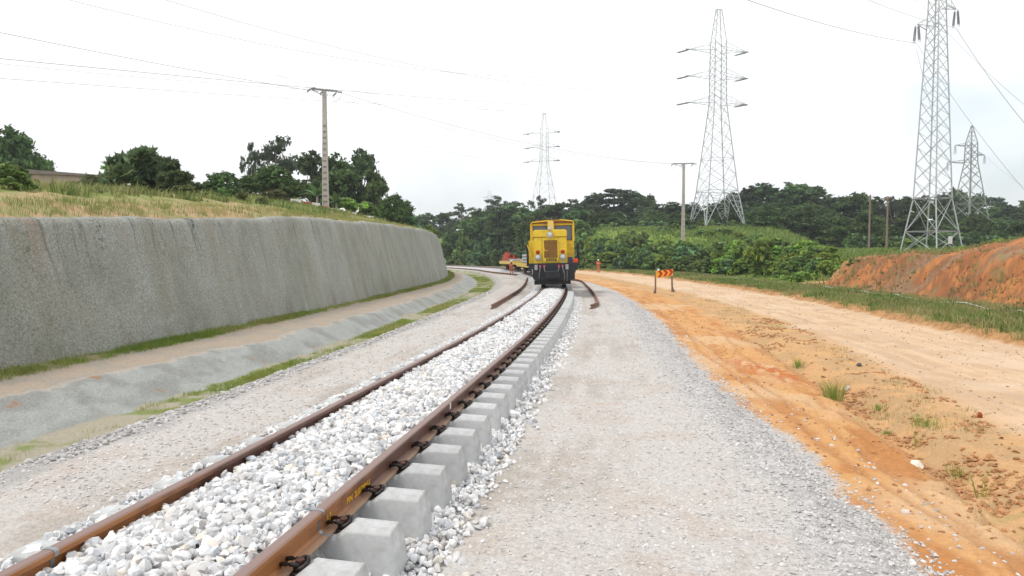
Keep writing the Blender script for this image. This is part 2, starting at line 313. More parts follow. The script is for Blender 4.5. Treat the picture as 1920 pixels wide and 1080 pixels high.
bench = mixc(C(.35, .29, .23), C(.31, .275, .23), sm(.45, .62, n_b)); strip = mixc(C(.14, .19, .035), C(.3, .24, .15), sm(.5, .68, n_b))
banks = mixc(C(.40, .275, .165), C(.29, .26, .12), sm(.42, .58, n_b)); bankg = mixc(C(.25, .25, .10), C(.16, .2, .055), sm(.42, .62, n_b))
colr = formation.copy()
def lay(c, t):
    global colr
    colr = mixc(colr, c, t)
L = LM
lay(mixc(C(.36, .35, .345), C(.27, .27, .27), n_c), band(L['fe'] - .35, L['fe'] + .25, .15, dj) * .8)
lay(ditchc, band(L['foot'] - .1, L['fe'] - .25, .12, dj)); lay(shot, band(L['crest'], L['foot'], .06, dj)); lay(bench, band(L['wall'] + .3, L['crest'] - .02, .1, dj)); lay(strip, band(L['wall'] - .4, L['wall'] + .45, .12, dj))
behd = L['wall'] - 1.2 - D_
lay(banks, (1 - sm(L['wall'] - .5, L['wall'] - .4, D_))[:, None]); lay(bankg, sm(1.2, 3.4, behd + (n_a[:, 0] - .5) * 4)[:, None])
lay(shoulder, band(L['gi'] - .25, L['go'] - .05, .12, dj)); lay(orange, sm(L['go'] - .1, L['go'] + .1, dj)[:, None])
for k_, o_ in ((.45, 0), (.62, 1), (1.35, 2)): lay(C(.37, .185, .08), (np.exp(-((D_ - L['go'] - k_ + (fbm(S_ * .25, 0 * S_ + o_, 47) - .5) * .5) / .05) ** 2) * .6)[:, None])
lay(rough_, sm(L['gu'] - .6, L['gu'] + .2, dj)[:, None]); lay(C(.42, .13, .035), (np.exp(-((S_ - 13.3 - (D_ - 5.2) * -1.2) / 1.1) ** 2) * np.exp(-((D_ - 5.2) / .8) ** 2))[:, None] * sm(.35, .5, n_c))
lay(road, sm(L['rn'] - .35, L['rn'] + .35, dj)[:, None]); lay(scarp, sm(L['rf'] - .1, L['rf'] + .15, dj)[:, None]); lay(verge, sm(L['rf'] + .35, L['rf'] + .9, dj)[:, None])
cutm = sm(L['pipe'] + .6, L['pipe'] + 1.1, dj) * sm(56, 53.5, S_ + (n_b[:, 0] - .5) * 3); cut_ = mixc(cut_, C(.22, .10, .055), sm(.5, .66, fbm(S_ * 4.5 + D_ * 2.2, D_ * .5, 145)[:, None]) * .85); cut_ = mixc(cut_, C(.26, .12, .06), sm(.48, .66, n_c) * .5); cut_ = mixc(cut_, C(.2, .22, .09), sm(.6, .72, n_b * .6 + n_a * .4) * .6); lay(cut_, cutm[:, None]); lay(C(.5, .3, .14), (sm(L['pipe'] - 1, L['pipe'] + .5, D_) * sm(48.5, 50, S_) * sm(55, 53, S_))[:, None])
lay(hill, (sm(L['pipe'] + .9, L['pipe'] + 1.6, dj) * sm(53.5, 56, S_ + (n_b[:, 0] - .5) * 3))[:, None]); lay(bankg, (sm(L['pipe'] + 7, L['pipe'] + 9, dj) * sm(56, 53, S_))[:, None])
stony = np.clip(band(L['fe'] - .35, L['gi'] + .2, .2, D_)[:, 0] * .75 + band(L['gi'] - .2, L['go'], .2, dj)[:, 0] + band(L['crest'], L['foot'], .1, dj)[:, 0] * .5, 0, 1)
def ground_mat():
    m = bpy.data.materials.new('ground_soil'); m.use_nodes = True; t = m.node_tree; bs = t.nodes['Principled BSDF']; n = t.nodes.new; l = t.links.new
    bs.inputs['Roughness'].default_value = .95; bs.inputs['Specular IOR Level'].default_value = .15
    a = n('ShaderNodeAttribute'); a.attribute_name = 'Col'; s_ = n('ShaderNodeAttribute'); s_.attribute_name = 'stony'; tcn = n('ShaderNodeTexCoord')
    z1 = n('ShaderNodeTexNoise'); z1.inputs['Scale'].default_value = 22; z1.inputs['Detail'].default_value = 8; z1.inputs['Roughness'].default_value = .75; l(tcn.outputs['Object'], z1.inputs['Vector'])
    m1 = n('ShaderNodeMapRange'); m1.inputs['From Min'].default_value = .28; m1.inputs['From Max'].default_value = .72; m1.inputs['To Min'].default_value = .78; m1.inputs['To Max'].default_value = 1.2; l(z1.outputs['Fac'], m1.inputs['Value'])
    vo = n('ShaderNodeTexVoronoi'); vo.inputs['Scale'].default_value = 52; l(tcn.outputs['Object'], vo.inputs['Vector'])
    sp = n('ShaderNodeSeparateColor'); l(vo.outputs['Color'], sp.inputs[0])
    m2 = n('ShaderNodeMapRange'); m2.inputs['To Min'].default_value = .86; m2.inputs['To Max'].default_value = 1.13; l(sp.outputs[0], m2.inputs['Value'])
    mx = n('ShaderNodeMix'); mx.data_type = 'FLOAT'; l(s_.outputs['Fac'], mx.inputs['Factor']); mx.inputs['A'].default_value = 1; l(m2.outputs[0], mx.inputs['B'])
    p = n('ShaderNodeMath'); p.operation = 'MULTIPLY'; l(m1.outputs[0], p.inputs[0]); l(mx.outputs['Result'], p.inputs[1])
    sc_ = n('ShaderNodeVectorMath'); sc_.operation = 'SCALE'; l(a.outputs['Color'], sc_.inputs[0]); l(p.outputs[0], sc_.inputs['Scale']); l(sc_.outputs[0], bs.inputs['Base Color'])
    hh = n('ShaderNodeMath'); hh.operation = 'MULTIPLY_ADD'; l(vo.outputs['Distance'], hh.inputs[0]); hh.inputs[1].default_value = -.9; l(z1.outputs['Fac'], hh.inputs[2])
    bp = n('ShaderNodeBump'); bp.inputs['Distance'].default_value = .012; bp.inputs['Strength'].default_value = .8; l(hh.outputs[0], bp.inputs['Height']); l(bp.outputs[0], bs.inputs['Normal'])
    return m
MT['ground'] = ground_mat()
ny, nx = XX.shape; idx = np.arange(ny * nx).reshape(ny, nx)
Fq = np.stack([idx[:-1, :-1], idx[:-1, 1:], idx[1:, 1:], idx[1:, :-1]], -1).reshape(-1, 4)
sc, dc = S_[Fq].mean(1), dj[Fq].mean(1); Lc = {k: v[Fq].mean(1) for k, v in L.items()}
zone = np.full(len(Fq), 0)                                       # 0 formation
zone[dc > Lc['go']] = 1; zone[(dc > Lc['rn']) & (dc < Lc['rf'])] = 2; zone[dc >= Lc['rf']] = 3; zone[dc >= Lc['pipe'] + .8] = 4
zone[(dc < Lc['fe'] - .2)] = 5; zone[(dc < Lc['foot'])] = 6; zone[(dc < Lc['crest'])] = 7; zone[D_[Fq].mean(1) < Lc['wall'] - .42] = 8
for zi, nm in enumerate(['gravel_formation', 'orange_ground', 'dirt_road', 'verge_ground', 'hillside', 'ditch', 'ditch_slope', 'wall_bench', 'embankment']):
    f = Fq[zone == zi]; u_, inv_ = np.unique(f, return_inverse=True)
    o = npmesh(nm, np.stack([XR, YR, ZR], -1)[u_], inv_.reshape(-1, 4), MT['ground'], col=colr[u_], smooth=True)
    at_ = o.data.attributes.new('stony', 'FLOAT', 'POINT'); at_.data.foreach_set('value', stony[u_].astype(np.float32)); tag(o, kind='structure')

# ---------------------------------------------------------------- shotcrete retaining wall
def wall_mat():
    m = bpy.data.materials.new('shotcrete'); m.use_nodes = True; t = m.node_tree; bs = t.nodes['Principled BSDF']; n = t.nodes.new; l = t.links.new
    bs.inputs['Roughness'].default_value = .95; bs.inputs['Specular IOR Level'].default_value = .15
    uv = n('ShaderNodeUVMap'); tcn = n('ShaderNodeTexCoord'); sp = n('ShaderNodeSeparateXYZ'); l(uv.outputs[0], sp.inputs[0])
    def noise(scale, st=None, det=6, r=.65, src=None, lo=.3, hi=.7, to=(0, 1)):
        z = n('ShaderNodeTexNoise'); z.inputs['Scale'].default_value = scale; z.inputs['Detail'].default_value = det; z.inputs['Roughness'].default_value = r; v = src or uv.outputs[0]
        if st: mp = n('ShaderNodeMapping'); mp.inputs['Scale'].default_value = st; l(v, mp.inputs[0]); v = mp.outputs[0]
        l(v, z.inputs['Vector']); q = n('ShaderNodeMapRange'); q.inputs['From Min'].default_value = lo; q.inputs['From Max'].default_value = hi; q.inputs['To Min'].default_value = to[0]; q.inputs['To Max'].default_value = to[1]; l(z.outputs['Fac'], q.inputs['Value']); return q.outputs[0]
    def mix(f, a, b):
        x = n('ShaderNodeMix'); x.data_type = 'RGBA'; l(f, x.inputs['Factor'])
        for s_, v in (('A', a), ('B', b)):
            if isinstance(v, tuple): x.inputs[s_].default_value = (*v, 1)
            else: l(v, x.inputs[s_])
        return x.outputs['Result']
    def mul(a, b):
        x = n('ShaderNodeMath'); x.operation = 'MULTIPLY'
        for i, v in enumerate((a, b)):
            if isinstance(v, (int, float)): x.inputs[i].default_value = v
            else: l(v, x.inputs[i])
        return x.outputs[0]
    c = mix(noise(.35), (.275, .28, .245), (.345, .36, .33))
    c = mix(mul(noise(1, (.8, .3, 1), lo=.45, hi=.7), .7), c, (.24, .23, .175)); c = mix(mul(noise(.55, (1, 2.5, 1), lo=.5, hi=.62, det=9), .55), c, (.21, .225, .19)); c = mix(mul(noise(1.3, (1, 1.6, 1), lo=.57, hi=.6, det=3), .3), c, (.36, .38, .36))
    c = mix(mul(noise(1, (2.6, .1, 1), lo=.5, hi=.72), .15), c, (.38, .41, .395))            # pale runs
    top = n('ShaderNodeMapRange'); top.inputs['From Min'].default_value = .42; top.inputs['From Max'].default_value = .98; l(sp.outputs[1], top.inputs['Value'])
    c = mix(mul(noise(1, (5.0, .8, 1), lo=.57, hi=.63, det=9), mul(top.outputs[0], .7)), c, (.06, .058, .05))      # dark weep stains
    c = mix(mul(noise(1, (1.7, .22, 1), lo=.58, hi=.66), mul(top.outputs[0], .45)), c, (.27, .13, .06))    # rust weeps
    low = n('ShaderNodeMapRange'); low.inputs['From Min'].default_value = .22; low.inputs['From Max'].default_value = 0; l(sp.outputs[1], low.inputs['Value'])
    c = mix(mul(noise(.9, lo=.5, hi=.7), mul(low.outputs[0], .7)), c, (.17, .09, .06))
    # drainage cracks every few metres, running the full height
    wob = noise(1.4, (.35, 1.6, 1), lo=.0, hi=1, to=(-1.3, 1.3)); ad = n('ShaderNodeMath'); ad.operation = 'ADD'; l(sp.outputs[0], ad.inputs[0]); l(wob, ad.inputs[1])
    dv = n('ShaderNodeMath'); dv.operation = 'PINGPONG'; dv.inputs[1].default_value = .9; l(ad.outputs[0], dv.inputs[0])
    cr = n('ShaderNodeMapRange'); cr.inputs['From Min'].default_value = .03; cr.inputs['From Max'].default_value = .01; l(dv.outputs[0], cr.inputs['Value'])
    c = mix(mul(mul(cr.outputs[0], top.outputs[0]), noise(1.1, lo=.42, hi=.54)), c, (.045, .04, .035))
    g2 = noise(26, src=tcn.outputs['Object'], det=4, r=.8, lo=.3, hi=.7, to=(.5, 1.48)); s2 = n('ShaderNodeVectorMath'); s2.operation = 'SCALE'; l(c, s2.inputs[0]); l(g2, s2.inputs['Scale']); l(s2.outputs[0], bs.inputs['Base Color'])
    z = n('ShaderNodeTexNoise'); z.inputs['Scale'].default_value = 22; z.inputs['Detail'].default_value = 6; z.inputs['Roughness'].default_value = .8; l(tcn.outputs['Object'], z.inputs['Vector'])
    bp = n('ShaderNodeBump'); bp.inputs['Distance'].default_value = .03; bp.inputs['Strength'].default_value = 1; l(z.outputs['Fac'], bp.inputs['Height']); l(bp.outputs[0], bs.inputs['Normal'])
    return m
def build_wall():
    S = np.concatenate([np.arange(-4, 30, .1), np.arange(30, 92, .25)]); H = np.linspace(0, 1, 34); V = []; UV = []
    for s in S:
        Ls = lim(s); x, y, th = center(s); base = g(*from_sd(s, float(Ls['wall']) + .05)) - .12; T = float(Ls['T']) + (float(fbm(s * .45, 0, 61)) - .5) * .16
        rows = []
        for h in H:                                              # battered face
            z = base + (T - base) * min(h * 1.12, 1) if h < .88 else T - .0
            off = -.25 * (z - base) + (float(fbm(s * 1.1, z * .7, 63)) - .5) * .16 + (float(fbm(s * 4, z * 4, 65)) - .5) * .05
            if h >= .88: k = (h - .88) / .12; off -= .9 * k; z = T + .05 * sin(k * pi * .8) + (float(fbm(s * 3, k * 4, 66)) - .5) * .04 * k - .10 * k
            elif h > .8: off -= .05 * ((h - .8) / .08) ** 2
            d = float(Ls['wall']) + off; X, Y = x + d * cos(th), y - d * sin(th); rows.append((X, Y, z)); UV.append((s, h))
        d = float(Ls['wall']) - 1.75; rows.append((x + d * cos(th), y - d * sin(th), T - .45)); UV.append((s, 1.05)); V += rows
    k = len(H) + 1; n = len(S); idx = np.arange(n * k).reshape(n, k)
    F = np.stack([idx[:-1, :-1], idx[1:, :-1], idx[1:, 1:], idx[:-1, 1:]], -1).reshape(-1, 4)
    o = npmesh('retaining_wall', V, F, wall_mat(), smooth=True); uvl = o.data.uv_layers.new(name='UVMap'); uvl.data.foreach_set('uv', np.array(UV, dtype=np.float32)[F.ravel()].ravel())
    tag(o, 'long curving grey sprayed concrete retaining wall with dark weep stains', 'wall')
build_wall()

# ---------------------------------------------------------------- stones
def stone_proto(detail, cuts, seed):
    rg = np.random.default_rng(seed); bm = bmesh.new(); bmesh.ops.create_icosphere(bm, subdivisions=detail, radius=1)
    v = np.array([p.co[:] for p in bm.verts]); f = np.array([[q.index for q in p.verts] for p in bm.faces]); bm.free()
    for _ in range(cuts):
        n = rg.normal(size=3); n /= np.linalg.norm(n); h = rg.uniform(.4, .72); d = v @ n; k = d > h; v[k] -= np.outer(d[k] - h, n)
    v *= rg.uniform(.8, 1.6, 3); v += rg.normal(size=v.shape) * .012; return v, f
def scatter(P, size, protos, colf, flat=1.0):
    P = np.asarray(P); n = len(P); pk = RNG.integers(0, len(protos), n); V = []; F = []; Cc = []; off = 0
    for k, (v, f) in enumerate(protos):
        m = np.nonzero(pk == k)[0]
        if not len(m): continue
        q = RNG.normal(size=(len(m), 4)); q /= np.linalg.norm(q, axis=1)[:, None]; a, b, c, d = q.T
        Rm = np.stack([1 - 2 * (c * c + d * d), 2 * (b * c - a * d), 2 * (b * d + a * c), 2 * (b * c + a * d), 1 - 2 * (b * b + d * d), 2 * (c * d - a * b), 2 * (b * d - a * c), 2 * (c * d + a * b), 1 - 2 * (b * b + c * c)], -1).reshape(-1, 3, 3)
        vv = np.einsum('nij,vj->nvi', Rm, v) * size[m][:, None, None]; vv[..., 2] *= flat; vv += P[m][:, None, :]
        V.append(vv.reshape(-1, 3)); F.append((f[None] + (np.arange(len(m)) * len(v))[:, None, None]).reshape(-1, 3) + off); off += len(m) * len(v)
        Cc.append(np.repeat(colf(len(m), P[m]), len(v), axis=0))
    return np.concatenate(V), np.concatenate(F), np.concatenate(Cc)
P1 = [stone_proto(2, 12, i) for i in range(10)]; P0 = [stone_proto(1, 5, 40 + i) for i in range(8)]
RH, FOOTZ, RAILD = .45, .292, .545
def ztrack(s): return .3 * float(sm(50, 95, s))
def ballast_z(d, s):
    a = abs(d)
    if a < RAILD: return .345 + .065 * (1 - (a / RAILD) ** 2) + (float(fbm(s * 1.7, d * 3, 71)) - .5) * .05
    if d > 0: return max(0, .13 * (1 - (d - .55) / .75))
    return max(0, .30 * (1 - max(0, (a - .95)) / .45))
def stones_zone(s0, s1, d0, d1, dens, ra, rb, layers, protos, sink=.5, edge=None):
    n = int((s1 - s0) * (d1 - d0) * dens); s = RNG.uniform(s0, s1, n); d = RNG.uniform(d0, d1, n); P = []; Z = []
    for si, di in zip(s, d):
        if edge and random.random() > edge(si, di): continue
        x, y = from_sd(si, di); P.append((x, y, ballast_z(di, si) + ztrack(si)))
    P = np.array(P); sz = RNG.uniform(ra, rb, len(P)) * RNG.uniform(.75, 1.15, len(P)); P[:, 2] += RNG.uniform(-.9, .35, len(P)) * sz * layers; P[:, 2] = np.maximum(P[:, 2], sz * .15); return P, sz, protos
def white_cols(n, P):
    b = RNG.uniform(.45, .75, n); dk = RNG.random(n) < .12; b[dk] *= .7; t = RNG.normal(0, .012, n); c = np.stack([b + t, b, b - t + .005], -1); w_ = RNG.random(n) < .05; c[w_] *= np.array([1.0, .93, .82]); return c
parts = [stones_zone(2.4, 7.5, -.51, .51, 1150, .021, .042, 1, P1), stones_zone(7.5, 14, -.51, .51, 800, .021, .04, 1, P0), stones_zone(14, 36, -.51, .51, 330, .03, .05, 1, P0),
         stones_zone(2.2, 8, .93, 1.38, 900, .016, .036, 1, P1, edge=lambda s, d: 1 - .95 * float(sm(1.1 + (float(fbm(s * 2, 1, 81)) - .5) * .2, 1.3, d))), stones_zone(8, 35, .93, 1.36, 420, .02, .04, 1, P0, edge=lambda s, d: 1 - .9 * float(sm(1.1 + (float(fbm(s * 2, 1, 81)) - .5) * .2, 1.3, d))),
         stones_zone(2.4, 12, -1.5, -.62, 420, .016, .036, 1, P0, edge=lambda s, d: 1 - .96 * float(sm(-1.02, -1.32, d))), stones_zone(12, 35, -1.4, -.62, 260, .022, .04, 1, P0, edge=lambda s, d: 1 - .96 * float(sm(-1.02, -1.3, d))),
         stones_zone(2.4, 20, .62, .95, 260, .02, .04, 1, P0)]
V, F, Cc, off = [], [], [], 0
for P, sz, pr in parts:
    v, f, c = scatter(P, sz, pr, white_cols); V.append(v); F.append(f + off); Cc.append(c); off += len(v)
tag(npmesh('ballast_stones', np.concatenate(V), np.concatenate(F), MT['stone'], col=np.concatenate(Cc)), kind='stuff', label='loose pale grey crushed ballast stones between and beside the rails', cat='ballast')
# the bed under the loose stones
S = np.concatenate([np.arange(-4, 50, .3), np.arange(50, 190, 1.)]); Dk = [-1.42, -1.2, -.95, -.62, -.5, -.25, 0, .25, .5, .62, .95, 1.15, 1.3]
V = []
for s in S:
    for d in Dk:
        x, y = from_sd(s, d); V.append((x, y, ballast_z(d, s) + ztrack(s) - .03 if -1.41 < d < 1.29 else ztrack(s) - .05))
k = len(Dk); idx = np.arange(len(S) * k).reshape(-1, k); F = np.stack([idx[:-1, :-1], idx[:-1, 1:], idx[1:, 1:], idx[1:, :-1]], -1).reshape(-1, 4)
tag(npmesh('ballast_bed', V, F, mat('ballast_fill', (.42, .42, .425), .95, .45, 30, .03, 24, detail=3), smooth=True), kind='structure')
# small loose stones
def gravel(name, s0, s1, dlo, dhi, n, ra, rb, colf, label, skew=1.6, protos=P0, flat=.7, keep=None):
    u = RNG.random(n * 2); s = s0 * (s1 / s0) ** (u ** 1.0); t = RNG.random(n * 2); lo = dlo(s); hi = dhi(s); d = lo + (hi - lo) * t
    if keep is not None: m = RNG.random(n * 2) < keep(s, d); s, d = s[m], d[m]
    s, d = s[:n], d[:n]; X = np.interp(s, _fine, _cc); th = np.interp(s, _fine, _th); x = X + d * np.cos(th); y = s - d * np.sin(th); z = ground(x, y)
    sz = RNG.uniform(ra, rb, len(x)) * (1 + s / 40); v, f, c = scatter(np.stack([x, y, z + sz * .15], -1), sz, protos, colf, flat)
    return tag(npmesh(name, v, f, MT['stone'], col=c), kind='stuff', label=label, cat='gravel')
def greyc(lo, hi, tint=(1, .97, .95)):
    def fcol(n, P): b = RNG.uniform(lo, hi, n); return b[:, None] * np.array(tint)[None]
    return fcol
gravel('formation_grit', 3, 30, lambda s: 1.35 + 0 * s, lambda s: lim(s)['gi'], 7000, .005, .013, greyc(.38, .6), 'fine pale grit on the grey track formation')
gravel('formation_grit', 5, 30, lambda s: lim(s)['fe'] - .2, lambda s: -1.4 + 0 * s, 4500, .006, .016, greyc(.38, .6), 'fine pale grit left of the track')
gravel('shoulder_gravel', 3.2, 34, lambda s: lim(s)['gi'] - .9, lambda s: lim(s)['go'] + .2, 9500, .006, .016, greyc(.36, .56, (1, .97, .95)), 'grey gravel on the sloping formation shoulder', keep=lambda s, d: np.clip(1.2 - np.abs(d - (lim(s)['gi'] + lim(s)['go']) / 2) / .8, .05, 1))
gravel('shoulder_gravel', 3.2, 30, lambda s: lim(s)['go'] - .1, lambda s: lim(s)['go'] + .8, 380, .006, .018, greyc(.35, .6), 'stray stones on the orange ground')
gravel('ditch_edge_gravel', 6, 40, lambda s: lim(s)['fe'] - .4, lambda s: lim(s)['fe'] + .2, 2500, .012, .03, greyc(.28, .5), 'grey gravel along the ditch edge')
def clayc(n, P): b = RNG.uniform(.7, 1.15, n); return b[:, None] * np.array([.40, .21, .10])[None]
gravel('soil_clods', 5, 26, lambda s: lim(s)['gu'] - .2, lambda s: lim(s)['rn'], 3600, .008, .03, clayc, 'crumbled orange clay clods in the shallow gully', keep=lambda s, d: .06 + .94 * (fbm(s * 1.2, d * 1.5, 201) > .56))
gravel('soil_clods', 6, 30, lambda s: lim(s)['go'] + .2, lambda s: lim(s)['gu'], 500, .006, .02, clayc, 'small clay crumbs on the orange strip')
gravel('road_grit', 8, 60, lambda s: lim(s)['rn'] - .3, lambda s: lim(s)['rf'], 900, .006, .016, lambda n, P: RNG.uniform(.5, 1.2, n)[:, None] * np.array([.36, .24, .16])[None], 'small crumbs scattered over the dirt road')
gravel('bank_rubble', 22, 48, lambda s: lim(s)['pipe'] + .9, lambda s: lim(s)['pipe'] + 4, 500, .012, .04, lambda n, P: RNG.uniform(.6, 1.1, n)[:, None] * np.array([.33, .15, .07])[None], 'clods and rubble on the orange cut bank')
# single stones that stand out
for u, v, r, c, lb in [(1611, 686, .06, (.1, .1, .12), 'dark rounded stone on the rough strip beside the dirt road'), (1836, 783, .045, (.28, .07, .03), 'small red brown lump lying on the dirt road'),
                       (1720, 874, .05, (.7, .66, .58), 'pale angular stone in the orange gully'), (1699, 963, .03, (.66, .64, .62), 'small white stone on the orange strip near the gravel'),
                       (1711, 1058, .028, (.68, .67, .66), 'small white stone at the tip of the gravel shoulder'), (909, 985, .04, (.62, .62, .62), 'white ballast stone rolled out onto the formation'),
                       (1210, 1030, .028, (.66, .65, .64), 'small white pebble alone on the grey formation'), (210, 942, .035, (.62, .61, .6), 'white pebble on the formation left of the track'), (1590, 733, .05, (.5, .45, .4), 'pale stone beside the tallest grass tuft')]:
    p = hit(u, v); vv, ff = stone_proto(2, 7, int(u)); o = npmesh('stone', vv * r, ff, MT['stone'], col=np.tile(np.array(c), (len(vv), 1))); o.location = p + Vector((0, 0, r * .4)); tag(o, lb, 'stone')

# ---------------------------------------------------------------- the track
prof = [(-.07, 0), (.07, 0), (.07, .011), (.025, .024), (.009, .036), (.0085, .105), (.014, .116), (.0345, .122), (.036, .148), (.028, .157), (.012, .160), (-.012, .160), (-.028, .157), (-.036, .148), (-.0345, .122), (-.014, .116), (-.0085, .105), (-.009, .036), (-.025, .024), (-.07, .011)]
def sweep(name, pts, m, parent=None, profile=prof):
    V = []; n = len(pts); k = len(profile)
    for i, p in enumerate(pts):
        a = pts[max(i - 1, 0)]; b = pts[min(i + 1, n - 1)]; t = Vector((b[0] - a[0], b[1] - a[1], 0)).normalized(); r = Vector((t.y, -t.x, 0))
        for q in profile: V.append((p[0] + r.x * q[0], p[1] + r.y * q[0], p[2] + q[1]))
    F = [(i * k + j, (i + 1) * k + j, (i + 1) * k + (j + 1) % k, i * k + (j + 1) % k) for i in range(n - 1) for j in range(k)]
    me = bpy.data.meshes.new(name); me.from_pydata(V, [], F + [tuple(range(k)), tuple(range((n - 1) * k + k - 1, (n - 1) * k - 1, -1))]); me.materials.append(m)
    bm = bmesh.new(); bm.from_mesh(me); bmesh.ops.recalc_face_normals(bm, faces=bm.faces); bm.to_mesh(me); bm.free()
    o = bpy.data.objects.new(name, me); COL.objects.link(o)
    if parent: o.parent = parent
    return o
def rail_mat():
    m = mat('running_rail_steel', (.12, .055, .04), .5, .22, 7, .001, 90, metal=.3, spec=.5); t = m.node_tree; n = t.nodes.new; l = t.links.new; bs = t.nodes['Principled BSDF']
    src = bs.inputs['Base Color'].links[0].from_socket; tcn = n('ShaderNodeTexCoord'); sp = n('ShaderNodeSeparateXYZ'); l(tcn.outputs['Object'], sp.inputs[0])
    z = n('ShaderNodeTexNoise'); z.inputs['Scale'].default_value = 6; z.inputs['Detail'].default_value = 6; l(tcn.outputs['Object'], z.inputs['Vector'])
    # bare orange rust beside the fresh weld (3.4 - 5 m), brown skin further on
    a = n('ShaderNodeMath'); a.operation = 'MULTIPLY_ADD'; l(z.outputs['Fac'], a.inputs[0]); a.inputs[1].default_value = 2.4; l(sp.outputs[1], a.inputs[2])
    mr = n('ShaderNodeMapRange'); mr.inputs['From Min'].default_value = 6.0; mr.inputs['From Max'].default_value = 5.2; l(a.outputs[0], mr.inputs['Value'])
    mx = n('ShaderNodeMix'); mx.data_type = 'RGBA'; l(mr.outputs[0], mx.inputs['Factor']); l(src, mx.inputs['A']); mx.inputs['B'].default_value = (.34, .145, .05, 1)
    # running surface and head : polished dull brown grey ; foot : dusty
    def zb(lo, hi):
        q = n('ShaderNodeMapRange'); q.inputs['From Min'].default_value = lo; q.inputs['From Max'].default_value = hi; l(sp.outputs[2], q.inputs['Value']); return q.outputs[0]
    m2 = n('ShaderNodeMix'); m2.data_type = 'RGBA'; l(zb(.438, .449), m2.inputs['Factor']); l(mx.outputs['Result'], m2.inputs['A']); m2.inputs['B'].default_value = (.24, .165, .145, 1)
    m3 = n('ShaderNodeMix'); m3.data_type = 'RGBA'; l(zb(.322, .306), m3.inputs['Factor']); l(m2.outputs['Result'], m3.inputs['A']); m3.inputs['B'].default_value = (.36, .23, .15, 1)
    l(m3.outputs['Result'], bs.inputs['Base Color']); return m
MT['rail'] = rail_mat()
sr = list(np.arange(-4, 60, .25)) + list(np.arange(60, 185, 1.))
def railpts(d): return [(*from_sd(s, d), FOOTZ + ztrack(s)) for s in sr]
railR = sweep('rail', railpts(RAILD), MT['rail']); tag(railR, 'rusty brown right hand running rail with yellow chalk writing near its weld', 'rail', 'running rails')
railL = sweep('rail', railpts(-RAILD), MT['rail']); tag(railL, 'rusty brown left hand running rail beyond the white ballast', 'rail', 'running rails')
wprof = [(x * 1.0 + (.003 if x > 0 else -.003), z + (.003 if z > .06 else 0)) for x, z in prof]
for s0, d, par in ((4.09, RAILD, railR), (3.38, -RAILD, railL)):
    sweep('weld', [(*from_sd(s0 + q, d), FOOTZ) for q in (-.014, .014)], MT['weld'], par, wprof)
# chalk marks on the web of the right rail
def text_on_rail(txt, s0, size, par):
    cu = bpy.data.curves.new('mark', 'FONT'); cu.body = txt; cu.size = size; cu.extrude = .0004; cu.space_character = 1.05; cu.offset = .0009; tmp = bpy.data.objects.new('mark', cu); COL.objects.link(tmp)
    dg = bpy.context.evaluated_depsgraph_get(); me = bpy.data.meshes.new_from_object(tmp.evaluated_get(dg)); bpy.data.objects.remove(tmp)
    x, y = from_sd(s0, RAILD + .0105); _, _, th = center(s0); me.materials.clear(); me.materials.append(MT['chalk'])
    o = bpy.data.objects.new('chalk_mark', me); COL.objects.link(o); o.parent = par; o.location = (x, y, FOOTZ + .042); o.rotation_euler = (pi / 2, 0, pi / 2 - th)
text_on_rail('17', 4.19, .07, railR); text_on_rail('PIN', 4.50, .062, railR); text_on_rail('2U07MNU', 4.63, .062, railR)
MB().box(-.001, .001, -.02, .02, 0, .06).build('paint_tick', MT['white'], railR, loc=(*from_sd(7.15, RAILD + .0375), FOOTZ + .09)).rotation_euler[2] = -center(7.15)[2]
# sleepers
def make_sleeper():
    root = empty('sleeper', (0, 0, 0)); mb = MB()
    def sect(x, z, wb, wt, ch=.02): return [(x, -wb / 2, 0), (x, wb / 2, 0), (x, wt / 2 + .004, z - ch), (x, wt / 2 - ch, z), (x, -wt / 2 + ch, z), (x, -wt / 2 - .004, z - ch)]
    xs = [(-1.0, .225, .25, .17), (-.965, .325, .27, .19), (-.70, .335, .27, .20), (-.635, .285, .27, .21), (-.44, .285, .27, .21), (-.36, .27, .26, .2), (0, .25, .25, .19)]
    xs = xs + [(-a, b, c, d) for a, b, c, d in xs[-2::-1]]; V = []
    for q in xs: V += sect(*q)
    F = [(i * 6 + j, (i + 1) * 6 + j, (i + 1) * 6 + (j + 1) % 6, i * 6 + (j + 1) % 6) for i in range(len(xs) - 1) for j in range(6)] + [tuple(range(6)), tuple(range((len(xs) - 1) * 6 + 5, (len(xs) - 1) * 6 - 1, -1))]
    mb.add(V, F); b = mb.build('concrete_block', MT['concrete'], root)
    bv = b.modifiers.new('bevel', 'BEVEL'); bv.width = .008; bv.segments = 2; bv.limit_method = 'ANGLE'; bv.angle_limit = R(25)
    for sgn in (1, -1):
        c = MB(); e = sgn
        for off in (-.035, .035):                                # two sprung loops bearing on the rail foot
            pts = []
            for k in range(13):
                a = pi * k / 12; pts.append((e * (.60 + .055 * cos(a)), off + .034 * cos(a * 2) * .6, .31 + .04 * sin(a)))
            c.tube(pts, .0125, 6)
        ring = [(e * .655 + .033 * cos(a) * e, .036 * sin(a), .335 + .02 * sin(a + .6)) for a in [2 * pi * k / 14 for k in range(15)]]; c.tube(ring, .0125, 6)
        c.box(min(e * .58, e * .70), max(e * .58, e * .70), -.055, .055, .286, .300)
        cl = c.build('rail_clip', MT['clip'], root, smooth=True)
        bl = MB(); bl.tube([(e * .645, 0, .30), (e * .645, 0, .355)], .026, 6); bl.tube([(e * .645, 0, .298), (e * .645, 0, .32)], .031, 12); bl.build('bolt', MT['bolt'], cl)
        MB().box(min(e * .465, e * .628), max(e * .465, e * .628), -.07, .07, .2855, .2915).build('rail_pad', MT['pad'], root)
    return root
